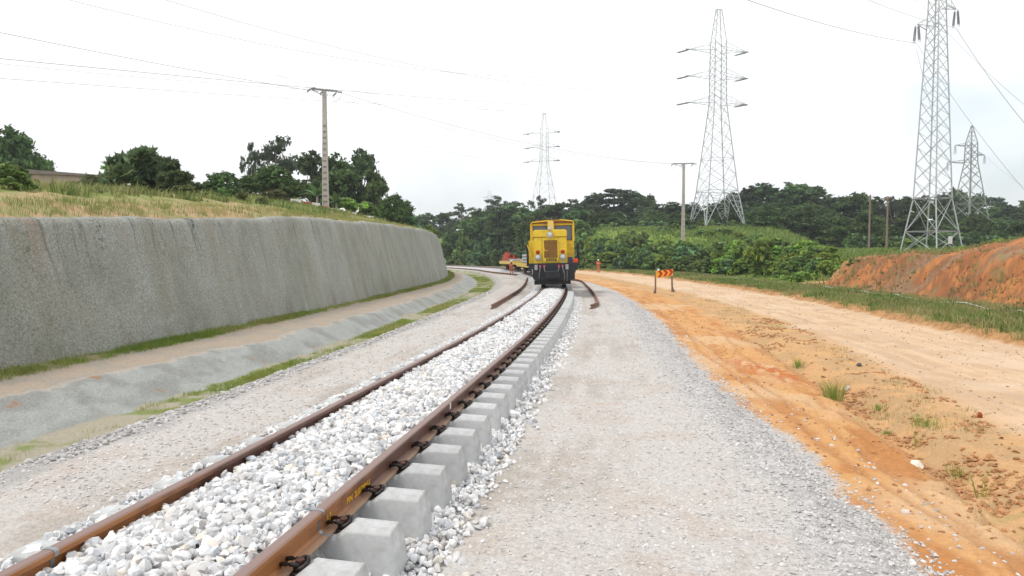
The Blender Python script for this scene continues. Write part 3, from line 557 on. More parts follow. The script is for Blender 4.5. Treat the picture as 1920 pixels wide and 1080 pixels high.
ORD = ['first', 'second', 'third', 'fourth', 'fifth', 'sixth', 'seventh', 'eighth', 'ninth', 'tenth', 'eleventh', 'twelfth', 'thirteenth', 'fourteenth', 'fifteenth', 'sixteenth', 'seventeenth', 'eighteenth', 'nineteenth', 'twentieth']
ORD3 = ORD + ['twenty %s' % o for o in ORD[:9]] + ['thirtieth'] + ['thirty %s' % o for o in ORD[:9]]
proto = make_sleeper(); k = -2
GS = 'concrete sleepers under the rails'
while 3.66 + .572 * k < 46:
    s = 3.66 + .572 * k; o = proto if k == -2 else copy_tree(proto); x, y, th = center(s); o.location = (x, y, ztrack(s)); o.rotation_euler = (0, 0, -th)
    i = k + 1
    if k == -2: lb = 'pale concrete sleeper right under the camera, below the photo edge'
    elif k == -1: lb = 'pale concrete sleeper whose top is just cut by the bottom photo edge'
    elif i <= 20: lb = 'pale concrete sleeper, %s one wholly in view counting from the photo bottom edge' % ORD[i - 1]
    elif s < 34.4: lb = 'small distant concrete sleeper, %s one counting back from the locomotive front' % ORD3[int((34.4 - s) / .572)]
    else: lb = 'concrete sleeper in shade below the yellow locomotive'
    tag(o, lb, 'sleeper', GS); k += 1
# loose rails on the ground
def loose(pix, label):
    ps = [hit(u, v) for u, v in pix]; pts = []
    for i in range(len(ps) - 1):
        a, b = ps[i], ps[i + 1]; p0 = ps[max(i - 1, 0)]; p3 = ps[min(i + 2, len(ps) - 1)]
        for q in range(8):
            t = q / 8; pts.append(.5 * ((2 * a) + (b - p0) * t + (2 * p0 - 5 * a + 4 * b - p3) * t * t + (3 * a - p0 - 3 * b + p3) * t ** 3))
    pts.append(ps[-1]); tag(sweep('loose_rail', [(p.x, p.y, g(p.x, p.y) + .015) for p in pts], MT['rust_old']), label, 'rail', 'loose rails lying beside the track')
def sdpt(s, d): x, y = from_sd(s, d); return x, y
def loose_w(pts2, label):
    ps = [Vector((x, y, g(x, y) + .02)) for x, y in pts2]; out = []
    for i in range(len(ps) - 1):
        a, b = ps[i], ps[i + 1]; p0 = ps[max(i - 1, 0)]; p3 = ps[min(i + 2, len(ps) - 1)]
        for q in range(10):
            t = q / 10; p = .5 * ((2 * a) + (b - p0) * t + (2 * p0 - 5 * a + 4 * b - p3) * t * t + (3 * a - p0 - 3 * b + p3) * t ** 3); out.append((p.x, p.y, g(p.x, p.y) + .02))
    p = ps[-1]; out.append((p.x, p.y, p.z)); tag(sweep('loose_rail', out, MT['rust_old']), label, 'rail', 'loose rails lying beside the track')
lf = [hit(922, 580), hit(955, 560), hit(977, 544), hit(986, 530), hit(982, 519)]
loose_w([(p.x, p.y) for p in lf] + [sdpt(s, -3.0) for s in (82, 100, 120, 140, 165)], 'loose rusty rail curving on the grey ground left of the track')
rt = [hit(1108, 580), hit(1117, 576), hit(1120, 570), hit(1113, 554), hit(1100, 539), hit(1088, 529)]
loose_w([(p.x, p.y) for p in rt] + [sdpt(s, 2.1) for s in (62, 75)], 'loose rusty rail with a hooked end right of the locomotive')

# ---------------------------------------------------------------- yellow shunting locomotive
def make_loco():
    root = empty('locomotive', (0, 0, 0)); tag(root, 'yellow diesel shunting locomotive with black front apron on the curved track', 'locomotive')
    Y, B, K = MT['yellow'], MT['black'], MT['dark']
    # hood (engine cover)
    h = MB(); h.prism([(-.93, 1.2), (.69, 1.2), (.69, 2.52), (-.93, 2.52)], 0.0, 3.6).build('engine_hood', Y, root)
    t = MB(); t.prism([(-.95, 2.522), (.71, 2.522), (.71, 2.80), (.62, 2.87), (-.86, 2.87), (-.95, 2.80)], -.03, 3.6); t.build('hood_top', Y, root).modifiers.new('b', 'BEVEL').width = .02
    dr = MB(); dr.box(-.5, .28, -.035, -.002, 1.28, 2.42).build('radiator_door', Y, root, smooth=False)
    gr = MB(); gr.box(-.42, .24, -.05, -.036, 1.49, 2.36)
    go = gr.build('radiator_grille', MT['brown'], root); sl_ = MB()
    for i in range(22): z = 1.51 + i * .038; sl_.box(-.41, .23, -.062, -.05, z, z + .016)
    sl_.build('louvre', MT['brown'], go)
    fr = MB(); fr.box(-.5, -.42, -.06, -.036, 1.42, 2.42).box(.24, .3, -.06, -.036, 1.42, 2.42).box(-.42, .24, -.06, -.036, 2.36, 2.42).build('grille_frame', Y, root)
    MB().box(-.42, -.22, -.085, -.065, 1.83, 1.86).box(-.42, -.39, -.085, -.065, 1.84, 1.96).build('door_handle', Y, root)
    pl = MB().box(-.42, .28, -.055, -.036, 1.315, 1.475).build('number_plate', Y, root)
    cu = bpy.data.curves.new('num', 'FONT'); cu.body = '60006'; cu.size = .19; cu.extrude = .003; cu.align_x = 'CENTER'; cu.offset = .007; cu.space_character = 1.15
    tmp = bpy.data.objects.new('num', cu); COL.objects.link(tmp); me = bpy.data.meshes.new_from_object(tmp.evaluated_get(bpy.context.evaluated_depsgraph_get())); bpy.data.objects.remove(tmp)
    me.materials.clear(); me.materials.append(MT['black']); o = bpy.data.objects.new('number', me); COL.objects.link(o); o.parent = pl; o.location = (-.07, -.060, 1.34); o.rotation_euler = (pi / 2, 0, 0)
    for x in (-.73, .49):
        MB().disc((x, -.001, 1.79), (0, -1, 0), .115, .05, 20).build('lamp_housing', Y, root); MB().sphere((x, -.05, 1.79), .1, 14, 8, (1, .6, 1)).build('red_marker_lamp', MT['red'], root, True)
        rm = MB().disc((x, -.001, 1.53), (0, -1, 0), .15, .09, 24).build('headlight', MT['chrome'], root); MB().sphere((x, -.085, 1.53), .11, 16, 8, (1, .3, 1)).build('lens', MT['lamp'], rm, True)
    se = MB(); se.box(-.525, -.505, -.008, -.001, 1.25, 2.5).box(.285, .305, -.008, -.001, 1.25, 2.5).box(-.93, .69, -.012, -.001, 2.50, 2.525); se.build('panel_seam', MT['brown'], root)
    for yy in (.8, 1.6, 2.4): MB().box(.69, .70, yy, yy + .62, 1.35, 2.35).build('side_door', MT['yellow2'], root)
    MB().prism([(-.32, 2.55), (.10, 2.55), (.0, 2.40), (-.22, 2.40)], -.07, -.037).build('lamp_bracket', Y, root)
    rm = MB().disc((-.12, -.03, 2.62), (0, -1, 0), .15, .14, 24).build('headlight', MT['chrome'], root); MB().sphere((-.12, -.16, 2.62), .115, 16, 8, (1, .35, 1)).build('lens', MT['lamp'], rm, True)
    rm = MB().disc((-.13, -.0, 2.93), (0, -1, 0), .09, .12, 20).build('headlight', MT['chrome'], root); MB().sphere((-.13, -.11, 2.93), .075, 14, 8, (1, .35, 1)).build('lens', MT['lamp'], rm, True)
    # cab behind the hood, one plain shell with real window openings
    x0, x1, z0, z1 = -1.17, 1.13, 1.2, 3.36; yc0, yc1 = 3.6, 6.1; c = MB()
    c.box(x0, x1, yc0, yc0 + .05, z0, 2.42).box(x0, x0 + .09, yc0, yc0 + .05, 2.42, z1).box(x1 - .09, x1, yc0, yc0 + .05, 2.42, z1).box(-.28, .1, yc0 - .02, yc0 + .05, 2.42, z1).box(x0 + .09, -.28, yc0, yc0 + .05, 3.24, z1).box(.1, x1 - .09, yc0, yc0 + .05, 3.24, z1)
    for xx in (x0, x1 - .05): c.box(xx, xx + .05, yc0 + .05, yc1, z0, 2.4).box(xx, xx + .05, yc0 + .05, yc0 + .2, 2.4, z1).box(xx, xx + .05, yc1 - .2, yc1, 2.4, z1).box(xx, xx + .05, yc0 + .2, yc1 - .2, 3.2, z1)
    c.box(x0 + .05, x1 - .05, yc1 - .05, yc1, z0, 2.4).box(x0 + .05, x0 + .2, yc1 - .05, yc1, 2.4, z1).box(x1 - .2, x1 - .05, yc1 - .05, yc1, 2.4, z1).box(-.2, .2, yc1 - .05, yc1, 2.4, z1).box(x0 + .2, x1 - .2, yc1 - .05, yc1, 3.25, z1)
    cab = c.build('cab', Y, root)
    for a, b in ((x0 + .09, -.28), (.1, x1 - .09)):
        wn = MB().box(a, b, yc0 + .012, yc0 + .022, 2.42, 3.24).build('window_pane', MT['glass'], root)
        MB().box(a, b, yc0 - .012, yc0 + .01, 2.42, 2.45).box(a, a + .035, yc0 - .012, yc0 + .01, 2.45, 3.21).box(b - .035, b, yc0 - .012, yc0 + .01, 2.45, 3.21).box(a, b, yc0 - .012, yc0 + .01, 3.21, 3.24).build('window_seal', MT['black'], wn)
    for xx in (x0 + .02, x1 - .03): MB().box(xx, xx + .01, yc0 + .2, yc1 - .2, 2.4, 3.2).build('window_pane', MT['glass'], root)
    MB().box(x0 + .2, x1 - .2, yc1 - .03, yc1 - .02, 2.4, 3.25).build('window_pane', MT['glass'], root)
    rf = [(x0 - .04, 3.33), (x0 - .02, 3.42), (x0 + .15, 3.5), (-.5, 3.55), (.5, 3.56), (x1 - .15, 3.52), (x1 + .02, 3.42), (x1 + .04, 3.33), (x1 - .1, 3.38), (x0 + .1, 3.38)]
    MB().prism(rf, yc0 - .14, yc1 + .12).build('cab_roof', MT['roofrust'], root)
    MB().tube([(x0 - .01, yc0 - .16, 2.4), (x0 - .01, yc0 - .16, 3.3), (x0 + .08, yc0 - .16, 3.42), (-.2, yc0 - .16, 3.5), (.5, yc0 - .16, 3.52), (x1 - .08, yc0 - .16, 3.46), (x1 + .01, yc0 - .16, 3.34), (x1 + .01, yc0 - .16, 2.4)], .028, 6).build('roof_rim', Y, root)
    MB().box(-.26, .06, yc0 - .36, yc0 - .17, 2.87, 3.46, .02).build('exhaust_stack', MT['yellow2'], root)
    MB().box(x0 - .08, -.955, 1.9, 3.55, 1.2, 2.4, .02).build('side_locker', Y, root); MB().box(.72, x1, 2.9, 3.5, 1.2, 2.1, .02).build('side_locker', Y, root)
    # deck, apron and buffer beam
    MB().box(-1.24, 1.24, -.3, 8.3, 1.1, 1.19).build('deck', B, root)
    b = MB(); b.prism([(-1.18, 1.24), (1.2, 1.24), (1.2, .88), (1.06, .86), (1.05, .42), (.9, .4), (-.88, .4), (-.98, .52), (-1.06, .86), (-1.18, .88)], -.42, -.3); b.build('front_apron', B, root)
    MB().box(-.92, .85, -.36, -.2, .2, .395).build('rail_guard', K, root)
    MB().box(-.4, .33, -.72, -.42, .5, .86, .03).build('coupler_box', MT['black'], root); MB().disc((-.03, -.72, .7), (0, -1, 0), .07, .1, 12).build('coupler_pin', K, root)
    for x in (-.82, .68): MB().box(x - .07, x + .07, -.45, -.42, .92, 1.17).build('step_plate', MT['grey'], root)
    for x, e in ((-.62, -.68), (-.42, -.34), (.29, .22), (.47, .56)):
        ck = MB().disc((x, -.42, 1.1), (0, -1, 0), .055, .1, 10).build('brake_cock', MT['pink'], root); MB().tube([(x, -.5, 1.06), (x, -.6, .98), ((x + e) / 2, -.62, .82), (e, -.58, .66), (e, -.48, .5)], .025, 6).build('hose', MT['hose'], ck)
    for x in (.55, .68): MB().tube([(x, -.46, .85), (x, -.5, .6), (x - .02, -.46, .35)], .02, 5).build('hose', MT['hose'], root)
    MB().tube([(-1.0, -.44, .95), (-1.0, -.5, .8), (-1.0, -.47, .68)], .02, 5).build('coupling_hook', MT['grey'], root)
    for sx in (-1, 1):
        hr = MB()
        for yy in (1.0, 2.2, 3.3): hr.tube([(sx * 1.3, yy, 1.15), (sx * 1.3, yy, 2.2)], .03, 6)
        hr.tube([(sx * 1.3, 1.0, 2.2), (sx * 1.3, 3.3, 2.2)], .03, 6).tube([(sx * 1.3, 1.0, 1.7), (sx * 1.3, 3.3, 1.7)], .02, 6); hr.box(min(sx * 1.24, sx * 1.34), max(sx * 1.24, sx * 1.34), .9, 3.4, 1.11, 1.17); hr.build('handrail', B, root)
    MB().tube([(-1.28, .98, 2.18), (-1.0, .98, 1.25)], .03, 6).build('stay', MT['yellow2'], root)
    MB().box(.74, .98, .2, .6, 1.19, 1.52, .02).build('battery_box', MT['blue'], root); MB().box(1.0, 1.24, .1, .6, 1.19, 1.42, .03).build('tool_box', MT['redpaint'], root)
    MB().disc((.49, -.02, 1.22), (0, 0, 1), .035, .14, 8).build('beacon', MT['lamp'], root)
    # side sills, rear hood, wheels
    MB().box(-1.1, -1.0, -.3, 8.3, .75, 1.1).box(1.0, 1.1, -.3, 8.3, .75, 1.1).build('side_frame', B, root); MB().box(-.9, .9, 6.1, 8.0, 1.2, 2.3, .03).build('rear_hood', Y, root)
    MB().box(-.95, .95, 0.3, 7.7, .55, 1.08).build('underframe', K, root)
    for yy in (1.2, 3.9, 6.6):
        ax = MB().tube([(-.62, yy, .46), (.62, yy, .46)], .07, 8).build('axle', K, root)
        for sx in (-1, 1):
            wl = MB().disc((sx * .50, yy, .46), (sx, 0, 0), .46, .12, 28).disc((sx * .46, yy, .46), (sx, 0, 0), .49, .035, 28).build('wheel', K, root)
    return root
loco = make_loco(); s0 = 34.6; x, y, th = center(s0); loco.location = (x, y, RH + ztrack(s0)); x2, y2, _ = center(s0 + 8); loco.rotation_euler = (0, R(-1.3), -atan2(x2 - x, y2 - y))

# ---------------------------------------------------------------- flat wagons and their loads
def make_wagon(Lw=13.0):
    root = empty('flat_wagon', (0, 0, 0)); MB().box(-1.25, 1.25, 0, Lw, .98, 1.06).build('deck', MT['wood'], root)
    for sx in (-1, 1):
        m = MB(); m.box(min(sx * 1.22, sx * 1.3), max(sx * 1.22, sx * 1.3), 0, Lw, .66, 1.0)
        for i in range(7): m.box(min(sx * 1.3, sx * 1.33), max(sx * 1.3, sx * 1.33), .6 + i * 1.9, .7 + i * 1.9, .62, 1.04)
        m.build('side_sill', MT['yellow2'], root)
    MB().box(-1.2, 1.2, -.08, -.01, .6, 1.05).box(-1.2, 1.2, Lw + .01, Lw + .08, .6, 1.05).build('end_beam', MT['yellow'], root); MB().box(-.3, .3, .2, Lw - .2, .55, .97).build('centre_sill', MT['dark'], root)
    MB().tube([(0, -.1, .8), (0, -.55, .8)], .08, 8).tube([(0, Lw + .1, .8), (0, Lw + .55, .8)], .08, 8).build('coupler', MT['dark'], root)
    for yc in (1.9, Lw - 1.9):
        bg = MB(); bg.box(-.75, -.65, yc - 1.1, yc + 1.1, .38, .58).box(.65, .75, yc - 1.1, yc + 1.1, .38, .58).box(-.7, .7, yc - .15, yc + .15, .4, .56); bo = bg.build('bogie', MT['dark'], root)
        for dy in (-.75, .75):
            MB().disc((-.6, yc + dy, .38), (1, 0, 0), .38, .12, 20).disc((.48, yc + dy, .38), (1, 0, 0), .38, .12, 20).tube([(-.5, yc + dy, .38), (.5, yc + dy, .38)], .06, 6).build('wheelset', MT['dark'], bo)
    return root
wg = []; proto = make_wagon()
for i, s in enumerate((44.6, 59.6, 74.6)):
    o = proto if i == 0 else copy_tree(proto); x, y, _ = center(s); x2, y2, _ = center(s + 13); o.location = (x, y, RH + ztrack(s)); o.rotation_euler = (0, 0, -atan2(x2 - x, y2 - y))
    tag(o, ['yellow sided flat wagon coupled right behind the locomotive', 'yellow sided flat wagon in the middle of the train carrying grey slabs', 'last flat wagon of the train carrying red beams'][i], 'wagon', 'flat wagons behind the locomotive'); wg.append(o)
bpy.context.view_layer.update()
sl0 = MB().box(-.12, .12, 0, 2.0, 0, .2, .02).build('concrete_slab', MT['concrete'])
first = True
def on(wi, lx, ly, lz, src, name=None):
    o = src; M = Matrix.Translation(wg[wi].location) @ wg[wi].rotation_euler.to_matrix().to_4x4(); o.location = M @ Vector((lx, ly, lz)); o.rotation_euler = (0, 0, wg[wi].rotation_euler[2])
for wi, y0, rows, nlay in ((1, .5, 8, 3), (1, 3.0, 8, 3), (1, 5.6, 8, 3), (2, 1.0, 8, 1), (2, 3.5, 8, 1)):
    for ly in range(nlay):
        for q in range(rows):
            o = sl0 if first else sl0.copy()
            if not first: COL.objects.link(o)
            first = False; on(wi, -1.05 + q * .3, y0, 1.062 + ly * .27, o)
            side = 'on the outer left edge' if q == 0 else ('on the outer right edge' if q == rows - 1 else 'packed inside the stack')
            tag(o, 'grey concrete slab %s, %s layer, %s wagon' % (side, ['bottom', 'middle', 'top'][ly], ['', 'middle', 'last'][wi]), 'slab', 'concrete slabs loaded on the wagons')
        if ly < nlay - 1 or True:
            if nlay == 3 and ly:
                for yy in (y0 + .4, y0 + 1.5):
                    b = MB().box(-1.15, 1.2, 0, .08, 0, .06).build('spacer', MT['wood']); on(wi, 0, yy, 1.062 + ly * .27 - .064, b); tag(b, 'dark timber spacer between layers of grey slabs on wagon', 'timber', 'timber spacers between slabs'); b['label'] = 'dark timber spacer under the %s layer, %s pair of stack %s' % (['', 'middle', 'top'][ly], 'front' if yy < y0 + 1 else 'rear', {.5: 'nearest the locomotive', 3.0: 'in the middle', 5.6: 'farthest back'}[y0])
def beam(l): 
    m = MB(); m.box(-.16, .16, 0, l, 0, .06).box(-.04, .04, 0, l, .06, .26).box(-.16, .16, 0, l, .26, .32); return m
for wi, lx, y0, lz, l, lb in ((2, -1.0, 6.2, 1.062, 5.6, 'long red steel beam low on the left of the last wagon'), (2, -.55, 6.2, 1.062, 5.6, 'red steel beam second from the left on the last wagon'), (2, .1, 6.3, 1.062, 5.6, 'red steel beam near the middle of the last wagon'),
                          (2, -.95, 7.2, 1.385, 4.6, 'red steel beam on top of the pile, left side'), (2, -.3, 7.4, 1.385, 4.4, 'red steel beam on top of the pile, right side'), (2, -.8, 7.9, 1.71, 3.4, 'topmost short red steel beam of the pile')):
    b = beam(l).build('steel_beam', MT['redpaint']); on(wi, lx, y0, lz, b); tag(b, lb, 'beam', 'red steel beams on the last wagon')

# ---------------------------------------------------------------- people
def person(loc, rz, label, pose):
    root = empty('person', loc, rz); tag(root, label, 'person', 'track workers in orange')
    J = dict(pel=((0, 0, .95), .14), wst=((0, .0, 1.08), .13), cst=((0, .01, 1.3), .15), nk=((0, .0, 1.48), .055), hd=((0, -.02, 1.6), .09), ht=((0, -.01, 1.69), .085))
    J.update(shL=((-.18, .0, 1.42), .065), elL=(pose[0], .05), wrL=(pose[1], .036), haL=(pose[2], .034), shR=((.18, .0, 1.42), .065), elR=(pose[3], .05), wrR=(pose[4], .036), haR=(pose[5], .034))
    J.update(hiL=((-.1, 0, .9), .1), knL=((-.11, -.03, .5), .068), anL=((-.12, .02, .09), .045), toL=((-.13, -.14, .035), .035), hiR=((.1, 0, .9), .1), knR=((.12, -.05, .5), .068), anR=((.14, .0, .09), .045), toR=((.16, -.15, .035), .035))
    E = [('pel', 'wst'), ('wst', 'cst'), ('cst', 'nk'), ('nk', 'hd'), ('hd', 'ht'), ('cst', 'shL'), ('shL', 'elL'), ('elL', 'wrL'), ('wrL', 'haL'), ('cst', 'shR'), ('shR', 'elR'), ('elR', 'wrR'), ('wrR', 'haR'), ('pel', 'hiL'), ('hiL', 'knL'), ('knL', 'anL'), ('anL', 'toL'), ('pel', 'hiR'), ('hiR', 'knR'), ('knR', 'anR'), ('anR', 'toR')]
    def skin(name, keys, edges, grow, m, rootk, parent):
        ks = list(keys); me = bpy.data.meshes.new(name); me.from_pydata([J[k][0] for k in ks], [(ks.index(a), ks.index(b)) for a, b in edges], []); o = bpy.data.objects.new(name, me); COL.objects.link(o)
        o.modifiers.new('skin', 'SKIN'); sv = me.skin_vertices[0].data
        for i, k in enumerate(ks): sv[i].radius = (J[k][1] + grow, J[k][1] * .85 + grow); sv[i].use_root = (k == rootk)
        sb = o.modifiers.new('sub', 'SUBSURF'); sb.levels = 2; sb.render_levels = 2; dg = bpy.context.evaluated_depsgraph_get(); m2 = bpy.data.meshes.new_from_object(o.evaluated_get(dg)); bpy.data.objects.remove(o)
        m2.materials.clear(); m2.materials.append(m); m2.shade_smooth(); o = bpy.data.objects.new(name, m2); COL.objects.link(o); o.parent = parent; return o
    skin('body', J.keys(), E, 0, MT['skin'], 'pel', root)
    J2 = dict(J); keep = ['pel', 'wst', 'cst', 'shL', 'elL', 'wrL', 'shR', 'elR', 'wrR']; skin('jacket', keep, [e for e in E if e[0] in keep and e[1] in keep], .022, MT['orange_cloth'], 'pel', root)
    keep = ['pel', 'hiL', 'knL', 'anL', 'hiR', 'knR', 'anR']; skin('trousers', keep, [e for e in E if e[0] in keep and e[1] in keep], .02, MT['orange_cloth'], 'pel', root)
    hm = MB().sphere((0, -.02, 1.68), .135, 16, 8, (1, 1.12, .8)); hm.disc((0, -.05, 1.655), (0, 0, 1), .16, .015, 18); hm.build('helmet', MT['white'], root, True)
    for z, r in ((1.2, .18), (1.08, .168)): MB().tube([(r * cos(a), r * .85 * sin(a), z) for a in [2 * pi * k / 20 for k in range(21)]], .022, 4, False).build('reflective_band', MT['strip'], root)
    for sx, kx, ky in ((-1, -.115, -.005), (1, .13, -.025)):
        MB().tube([(kx + .082 * cos(a), ky + .075 * sin(a), .34) for a in [2 * pi * k / 14 for k in range(15)]], .018, 4, False).build('reflective_band', MT['strip'], root)
        MB().sphere((sx * .145, -.05, .06), .07, 10, 6, (.8, 1.9, .8)).build('boot', MT['shoe'], root, True)
    for sx, hnd in ((-1, pose[2]), (1, pose[5])):               # fingers and thumb
        m = MB()
        for k in range(4): m.tube([(hnd[0] + (k - 1.5) * .016, hnd[1] - .005, hnd[2] - .01), (hnd[0] + (k - 1.5) * .017, hnd[1] - .015, hnd[2] - .05 + abs(k - 1.3) * .006), (hnd[0] + (k - 1.5) * .017, hnd[1] - .035, hnd[2] - .075 + abs(k - 1.3) * .008)], [.009, .008, .006], 6)
        m.tube([(hnd[0] - sx * .025, hnd[1] - .01, hnd[2] + .01), (hnd[0] - sx * .045, hnd[1] - .03, hnd[2] - .03)], [.01, .007], 6); m.build('fingers', MT['skin'], root, True)
    m = MB(); m.sphere((0, -.135, 1.6), .018, 8, 6, (1, 1, 1.5)); m.sphere((-.1, 0, 1.6), .02, 8, 6, (.6, 1, 1.6)); m.sphere((.1, 0, 1.6), .02, 8, 6, (.6, 1, 1.6)); m.build('face_features', MT['skin'], root, True)
    for sx in (-1, 1): MB().sphere((sx * .035, -.112, 1.62), .012, 8, 6).build('eye', MT['white'], root, True)
    return root
down = [(-.25, .02, 1.17), (-.27, -.06, .93), (-.28, -.09, .85), (.25, .02, 1.17), (.27, -.06, .93), (.28, -.09, .85)]
bent = [(-.27, -.03, 1.18), (-.12, -.24, 1.16), (-.05, -.28, 1.16), (.27, .02, 1.17), (.16, -.22, 1.08), (.08, -.27, 1.08)]
p = onray(959, 76); pw = person(p, R(10), 'worker in orange suit and white helmet standing beside the last wagon', down); pw.scale = (.86, .86, .86)
p = onray(1122, 94); person(p, R(-20), 'worker in orange suit and pale helmet standing on the dirt road', bent)

# ---------------------------------------------------------------- chevron board
def chevron():
    a = hit(1229, 550); b = hit(1262, 546); a2, b2 = a, Vector((a.x + 1.25, a.y + 1.0, 0)); b2.z = g(b2.x, b2.y)
    c = (a + b2) / 2; root = empty('chevron_sign', (a.x, a.y, a.z), atan2(b2.y - a.y, b2.x - a.x)); tag(root, 'red and yellow chevron board on two wooden posts by the dirt road', 'sign')
    Lp = hypot(b2.x - a.x, b2.y - a.y); dz = b2.z - a.z
    MB().prism([(-.04, -.2), (.05, -.2), (.03, 1.32), (-.045, 1.32)], -.03, .04).build('post', MT['wood'], root); MB().prism([(Lp - .02, dz - .2), (Lp + .09, dz - .2), (Lp - .02, 1.5), (Lp - .10, 1.5)], -.03, .04).build('post', MT['wood'], root)
    MB().bar((-.17, .02, -.05), (-.01, .0, .32), .06).build('strut', MT['wood'], root); MB().bar((Lp + .24, .02, dz - .05), (Lp + .03, .0, .35), .06).build('strut', MT['wood'], root)
    bd = MB().prism([(-.02, .95), (Lp, 1.06), (Lp, 1.46), (-.02, 1.36)], -.055, -.035).build('board', MT['signy'], root)
    for k in range(3):
        x = .12 + k * (Lp - .1) / 3; w_ = (Lp - .1) / 5.6; s_ = .09; ca = MB()
        for h0, h1, xa, xb in ((0, .2, 0, w_ * .9), (.2, .4, w_ * .9, 0)):
            V = [(x + xa, .955 + (x + xa) * s_ + h0), (x + xa + w_, .955 + (x + xa + w_) * s_ + h0), (x + xb + w_, .955 + (x + xb + w_) * s_ + h1), (x + xb, .955 + (x + xb) * s_ + h1)]
            ca.prism(V, -.058, -.0555)
        ca.build('chevron_arrow', MT['signr'], bd)
    MB().prism([(.1, 1.37), (.3, 1.39), (.34, 1.52), (.14, 1.5)], -.05, -.03).build('scrap_board', MT['white'], root)
chevron()

# ---------------------------------------------------------------- poles, pylons, wires
def concrete_pole(base, h, label, arm, armrot, wbot=.46, wtop=.26, faceslots=True, rz=0):
    root = empty('utility_pole', base, rz); tag(root, label, 'utility pole')
    m = MB(); n = 15; H0 = h * .72; V = []
    def wz(z): return wbot + (wtop - wbot) * z / h
    for sx in (-1, 1): m.add([(sx * wz(0) / 2, -.13, -.3), (sx * (wz(0) / 2 - .1), -.13, -.3), (sx * (wz(0) / 2 - .1), .13, -.3), (sx * wz(0) / 2, .13, -.3), (sx * wz(h) / 2, -.08, h), (sx * max(wz(h) / 2 - .07, .0), -.08, h), (sx * max(wz(h) / 2 - .07, .0), .08, h), (sx * wz(h) / 2, .08, h)], [(0, 3, 2, 1), (4, 5, 6, 7), (0, 1, 5, 4), (1, 2, 6, 5), (2, 3, 7, 6), (3, 0, 4, 7)])
    for i in range(n):
        z = .15 + i * H0 / n; m.box(-wz(z) / 2 + .05, wz(z) / 2 - .05, -.11, .11, z + .18, z + H0 / n)
    m.box(-wz(H0) / 2 + .06, wz(H0) / 2 - .06, -.02, .02, 0, H0 + .1)
    m.box(-wz(H0) / 2 + .04, wz(H0) / 2 - .04, -.09, .09, H0 + .15, h - .01); m.build('shaft', MT['pole'], root)
    ar = MB(); c, s = cos(armrot), sin(armrot); ar.bar((-arm * c, -arm * s, h - .1), (arm * c, arm * s, h + .02), .13); ar.bar((-arm * c, -arm * s, h - .12), (0, 0, h - .55), .05); ar.build('crossarm', MT['gald'], root)
    for k in (-1, 0, 1):
        for e in (-1, 1):
            b = Vector((arm * k * c * .97, arm * k * s * .97, h - .04)); q = b + Vector((-s * e * .9 + k * .0, c * e * .9, -.16)); im = MB(); im.tube([b, b.lerp(q, .3)], .015, 5)
            for t in range(6): im.disc(b.lerp(q, .3 + t * .1), q - b, .07, .04, 8)
            im.tube([b.lerp(q, .9), q], .015, 5); im.build('insulator', MT['ins'], root)
        b = Vector((arm * k * c * .97, arm * k * s * .97, h - .04)); q1 = b + Vector((s * .9, -c * .9, -.16)); q2 = b + Vector((-s * .9, c * .9, -.16)); MB().tube([q1, q1.lerp(q2, .25) + Vector((0, 0, -.5)), q1.lerp(q2, .75) + Vector((0, 0, -.5)), q2], .012, 4).build('jumper_wire', MT['wire'], root)
    return root
PL = onray(612, 58); PLh = at(606, 168, 58).z - PL.z
concrete_pole(PL, PLh, 'tall tapering concrete pole with ladder slots above the retaining wall', 1.15, R(38), .54, .30)
PR = hit(1280, 460); PR = onray(1280, 92); PRh = at(1276, 306, 92).z - PR.z
concrete_pole(PR, PRh, 'slim pale concrete pole standing in the bushes left of the big pylon', 1.4, R(8), .5, .3)
for u, v1, v0, Y, lb in ((1628, 365, 470, 92, 'thin grey wooden pole, left one of two before the dark trees'), (1661, 368, 470, 88, 'thin grey wooden pole, right one of two before the dark trees'), (1314, 430, 345, 150, None)):
    if lb is None: continue
    b = onray(u, Y); t = at(u, v1, Y); r = empty('wooden_pole', b); tag(r, lb, 'utility pole'); MB().tube([(0, 0, -.5), (.05, 0, t.z - b.z)], [.15, .09], 8).build('shaft', MT['wood'], r); MB().bar((-.6, 0, t.z - b.z - .3), (.6, 0, t.z - b.z - .3), .09).build('crossarm', MT['wood'], r)

